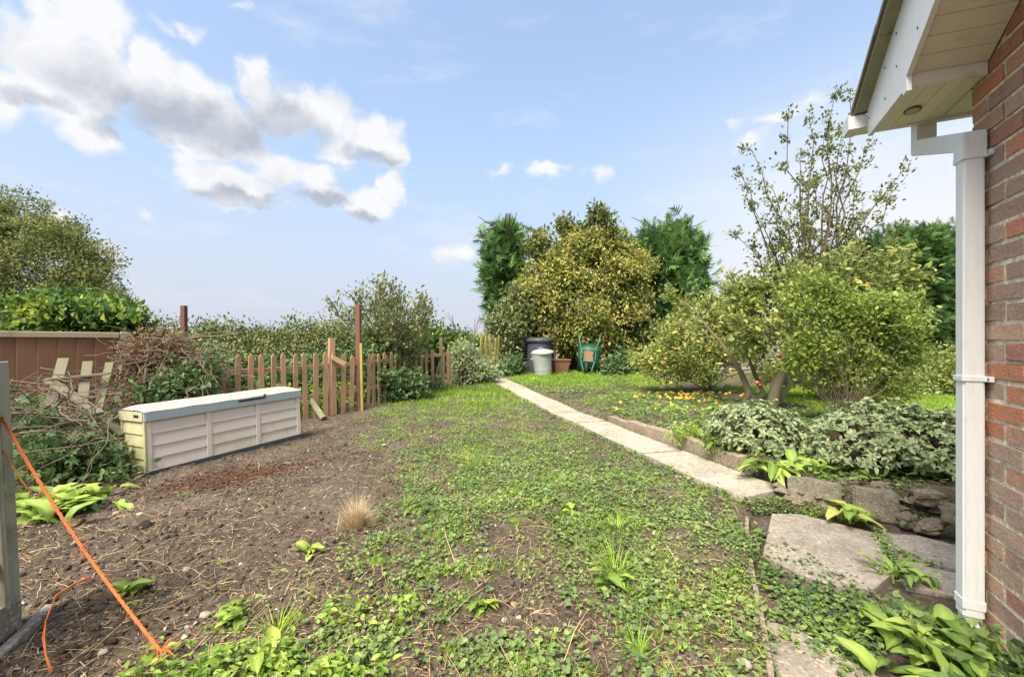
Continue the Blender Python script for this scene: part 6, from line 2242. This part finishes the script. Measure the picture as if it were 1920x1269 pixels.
    # medium weeds on lawn and bed, as things
    rr = np.random.default_rng(99)
    spots = [(900, 1140, .09, 'pale green weed seedling standing in the middle of the lower lawn'), (1070, 965, .10, 'single pale upright leaf weed near the lawn centre right'), (780, 960, .10, 'yellowish weed right of the dry grass tuft'),
             (230, 1110, .09, 'small green weed in bare soil right of the twine'), (580, 1035, .09, 'leafy weed cluster at the edge of the bare soil'), (445, 1160, .10, 'pale weed near the end of the orange twine'),
             (1340, 750, .18, 'tall leafed seedling on the raised bed'), (1350, 775, .20, 'pale green broad leaved weed on the raised bed behind the kerb blocks'), (1260, 775, .16, 'flat leafy weed on the raised bed beside the path'), (500, 1240, .12, 'leafy weed at the bottom left edge of the lawn'), (1140, 1100, .11, 'leafy weed under the coarse grass tuft')]
    for i, (px, py, L, lab) in enumerate(spots):
        z = .18 if px > 1200 and py < 900 else .06
        p = at(px, py, z)
        clump('weed', lab, (p.x, p.y, float(ground_h(p.x, p.y))), 9, L, 100 + i, .02, (.2, 1.1), 1.5, mat='bright', cat='weed', rn=(.4, .95))
    # grass tufts
    for i, (px, py, h, n, lab) in enumerate([(1155, 1070, .20, 90, 'coarse spreading grass tuft in the lower right lawn'), (1158, 992, .12, 70, 'small bright grass tuft in the lawn near the end slab'), (885, 868, .15, 130, 'bright fine grass tuft in the middle of the lawn'), (1520, 965, .17, 60, 'thin bladed grass tuft against the squared stone block'), (760, 945, .10, 60, 'short yellow grass tuft right of the dry tuft'), (1195, 1240, .12, 60, 'grass tuft at the bottom edge of the lawn'), (520, 1185, .12, 60, 'loose grass tuft in the bottom left weeds')]):
        z = .0 if px == 1520 else .07
        p = at(px, py, z)
        e = plant('grass_tuft', (p.x, p.y, float(ground_h(p.x, p.y)) - .005), lab, 'grass tuft')
        mb = MB(); bladeclump(mb, (0, 0, 0), n, h, .05 if i != 2 else .14, rr, 1.0, .8); mb.build('blades', M['grass'], e)
    p = at(665, 985, .06)
    e = plant('dry_grass_tuft', (p.x, p.y, float(ground_h(p.x, p.y)) - .01), 'pointed tuft of dry straw coloured grass standing on the bare soil', 'grass tuft')
    M['dry_tuft'] = leafmat('dry_tuft_straw', [(0, (.15, .10, .06)), (.5, (.36, .29, .20)), (1, (.52, .45, .35))], .2, .8, patch=.1)
    mb = MB(); bladeclump(mb, (0, 0, 0), 560, .17, .045, rr, .6, .30, (.4, 1)); bladeclump(mb, (.02, 0, 0), 220, .25, .025, rr, .4, .10, (.5, 1)); bladeclump(mb, (.06, .01, -.005), 160, .13, .03, rr, .5, .9, (.2, .9)); bladeclump(mb, (0, 0, 0), 200, .11, .07, rr, .5, 1.3, (0, .6)); mb.build('blades', M['dry_tuft'], e)
    # loose stones and the dark clod
    dk = simplemat('dark_clod', (.03, .025, .02), .95, .1, .3, 40)
    p = at(272, 992, .06); o = link('soil_clod', rockmesh(41, .04, .035, .035, dk, 0, .35), None, (p.x, p.y, .075)); tag(o, 'dark round clod lying on the bare soil below the storage box', 'clod')
    for i, (px, py, s, lab) in enumerate([(218, 962, .022, 'orange brown pebble near the bright leafy clump'), (262, 967, .024, 'flat pale pebble left of the dark clod'), (350, 1060, .022, 'white pebble on the bare soil in the middle left'), (385, 1150, .024, 'pale pebble beside the end of the twine'), (195, 1208, .02, 'small pale pebble near the buried edging board'), (740, 1140, .025, 'whitish stone in the lower lawn'), (1395, 1250, .03, 'brown stone at the bottom of the lawn edge'), (720, 835, .03, 'pale stone on the lawn right of the storage box')]):
        p = at(px, py, .06)
        o = link('pebble', rockmesh(60 + i, s, s * .8, s * .5, M['slab'] if i else M['brick'], 0, .3, 2), None, (p.x, p.y, float(ground_h(p.x, p.y)) + s * .2), (0, 0, i)); tag(o, lab, 'pebble')


build_foreground_plants()


def hits_box(p):
    a = np.array([-3.124, 3.648]); d = np.array([.431, .902]); q = p[:, :2] - a
    u = q @ d; w = q @ np.array([-.902, .431])
    return bool(np.any((u > -.06) & (w < .47)))


def build_brambles():
    r = np.random.default_rng(33)
    e = plant('dead_bramble_heap', (-3.75, 4.75, .05), 'tall heap of dead brown bramble stems between the fence panel and picket fence', 'bramble')
    sk = MB()
    def bl(px, py, rx, ry, Y):
        c = ray(px, py, Y); return (c.x, c.y, c.z, rx / FPX * Y, rx / FPX * Y * .8, ry / FPX * Y)
    for k in range(520):
        px = r.uniform(252, 395); Y = r.uniform(4.65, 5.3)
        top = np.interp(px, [250, 270, 310, 350, 395], [640, 618, 608, 632, 672])
        py = r.uniform(top + 10, 800)
        s = ray(px, py, Y)
        p, _ = wiggle(s, (r.normal(0, 1), r.normal(0, .5), r.normal(.2, .7)), r.uniform(.25, .8), 7, .38, r, -.06)
        cap = r.uniform(.9, 1.34); p[:, 2] = np.where(p[:, 2] > cap, cap + (p[:, 2] - cap) * .25, p[:, 2]).clip(.03, 1.42)
        if hits_box(p): continue
        sk.tube(p, r.uniform(.0025, .007), 4, r=r.random(), cap=False)
    loc_build(sk, 'stems', M['twig'], e)
    mb = MB(); crown(mb, [bl(300, 660, 62, 44, 4.95), bl(270, 700, 45, 50, 4.9), bl(340, 700, 50, 50, 5.0), bl(300, 750, 60, 50, 4.9)], 1500, 9, T_DIAMOND, .034, .05, seed=71, depth=.45); loc_build(mb, 'dead_leaves', M['deadleaf'], e)
    mb = MB(); crown(mb, [bl(345, 715, 36, 40, 4.7), bl(385, 700, 26, 34, 4.9), bl(300, 740, 40, 36, 4.6), bl(380, 660, 24, 26, 5.3)], 190, 7, T_LEAF, .07, .06, seed=72, depth=.5); loc_build(mb, 'green_shoots', M['bramble'], e)
    o = link('wooden_block', boxmesh(.09, .07, .11, .01, .003, 3, M['grey_wood'], seg=2), None, ray(300, 622, 4.9), (.2, .3, .4)); tag(o, 'small pale wooden block caught on top of the dead bramble heap', 'wood block')
    # green and dead brambles left of the box
    e = plant('bramble_tangle', (-3.9, 3.9, .05), 'tangle of dead stems and green brambles in front of the brown fence panel', 'bramble')
    sk = MB()
    for k in range(560):
        px = r.uniform(20, 240); Y = r.uniform(3.4, 4.5)
        s = ray(px, r.uniform(720, 860), Y)
        s.z = max(.05, s.z)
        p, _ = wiggle(s, (r.normal(.2, 1), r.normal(0, .5), r.normal(.1, .5)), r.uniform(.3, 1.0), 7, .24, r, -.03)
        cap = r.uniform(.35, .95); p[:, 2] = np.where(p[:, 2] > cap, cap + (p[:, 2] - cap) * .25, p[:, 2]).clip(.05, 1.1)
        if hits_box(p) or np.any((p[:, 0] / p[:, 1] * FPX + 960 > 232) & (p[:, 1] < 4.35)): continue
        sk.tube(p, r.uniform(.002, .006), 4, cap=False)
    loc_build(sk, 'dead_stems', M['twig'], e)
    mb = MB()
    crown(mb, [bl(60, 800, 46, 30, 3.5), bl(130, 850, 60, 26, 3.45), bl(70, 860, 50, 34, 3.3), bl(180, 870, 44, 18, 3.6), bl(210, 810, 18, 34, 3.9), bl(30, 760, 14, 20, 3.7), bl(150, 820, 26, 20, 3.7)], 400, 3, T_BRAMBLE, .095, .05, seed=73, depth=.4, zmin=.07, up=.5)
    loc_build(mb, 'green_leaves', M['bramble'], e)
    mb = MB()
    crown(mb, [bl(200, 890, 60, 10, 3.5), bl(110, 885, 60, 14, 3.4)], 160, 5, T_LEAF, .05, .04, seed=74, depth=.5, zmin=.06); loc_build(mb, 'low_weeds', M['cover'], e)
    # weeds beneath picket fence near the post, dark litter
    e = plant('fence_foot_weeds', (-2.5, 7.3, .06), 'weeds and litter at the foot of the picket fence near the tall post', 'weed')
    mb = MB()
    crown(mb, [(-2.9, 7.0, .1, .35, .3, .12), (-2.2, 7.9, .18, .35, .4, .2), (-1.7, 8.8, .25, .4, .3, .25)], 260, 7, T_LEAF, .055, .05, seed=75, depth=.5, zmin=.05); loc_build(mb, 'foliage', M['bramble'], e)


build_brambles()
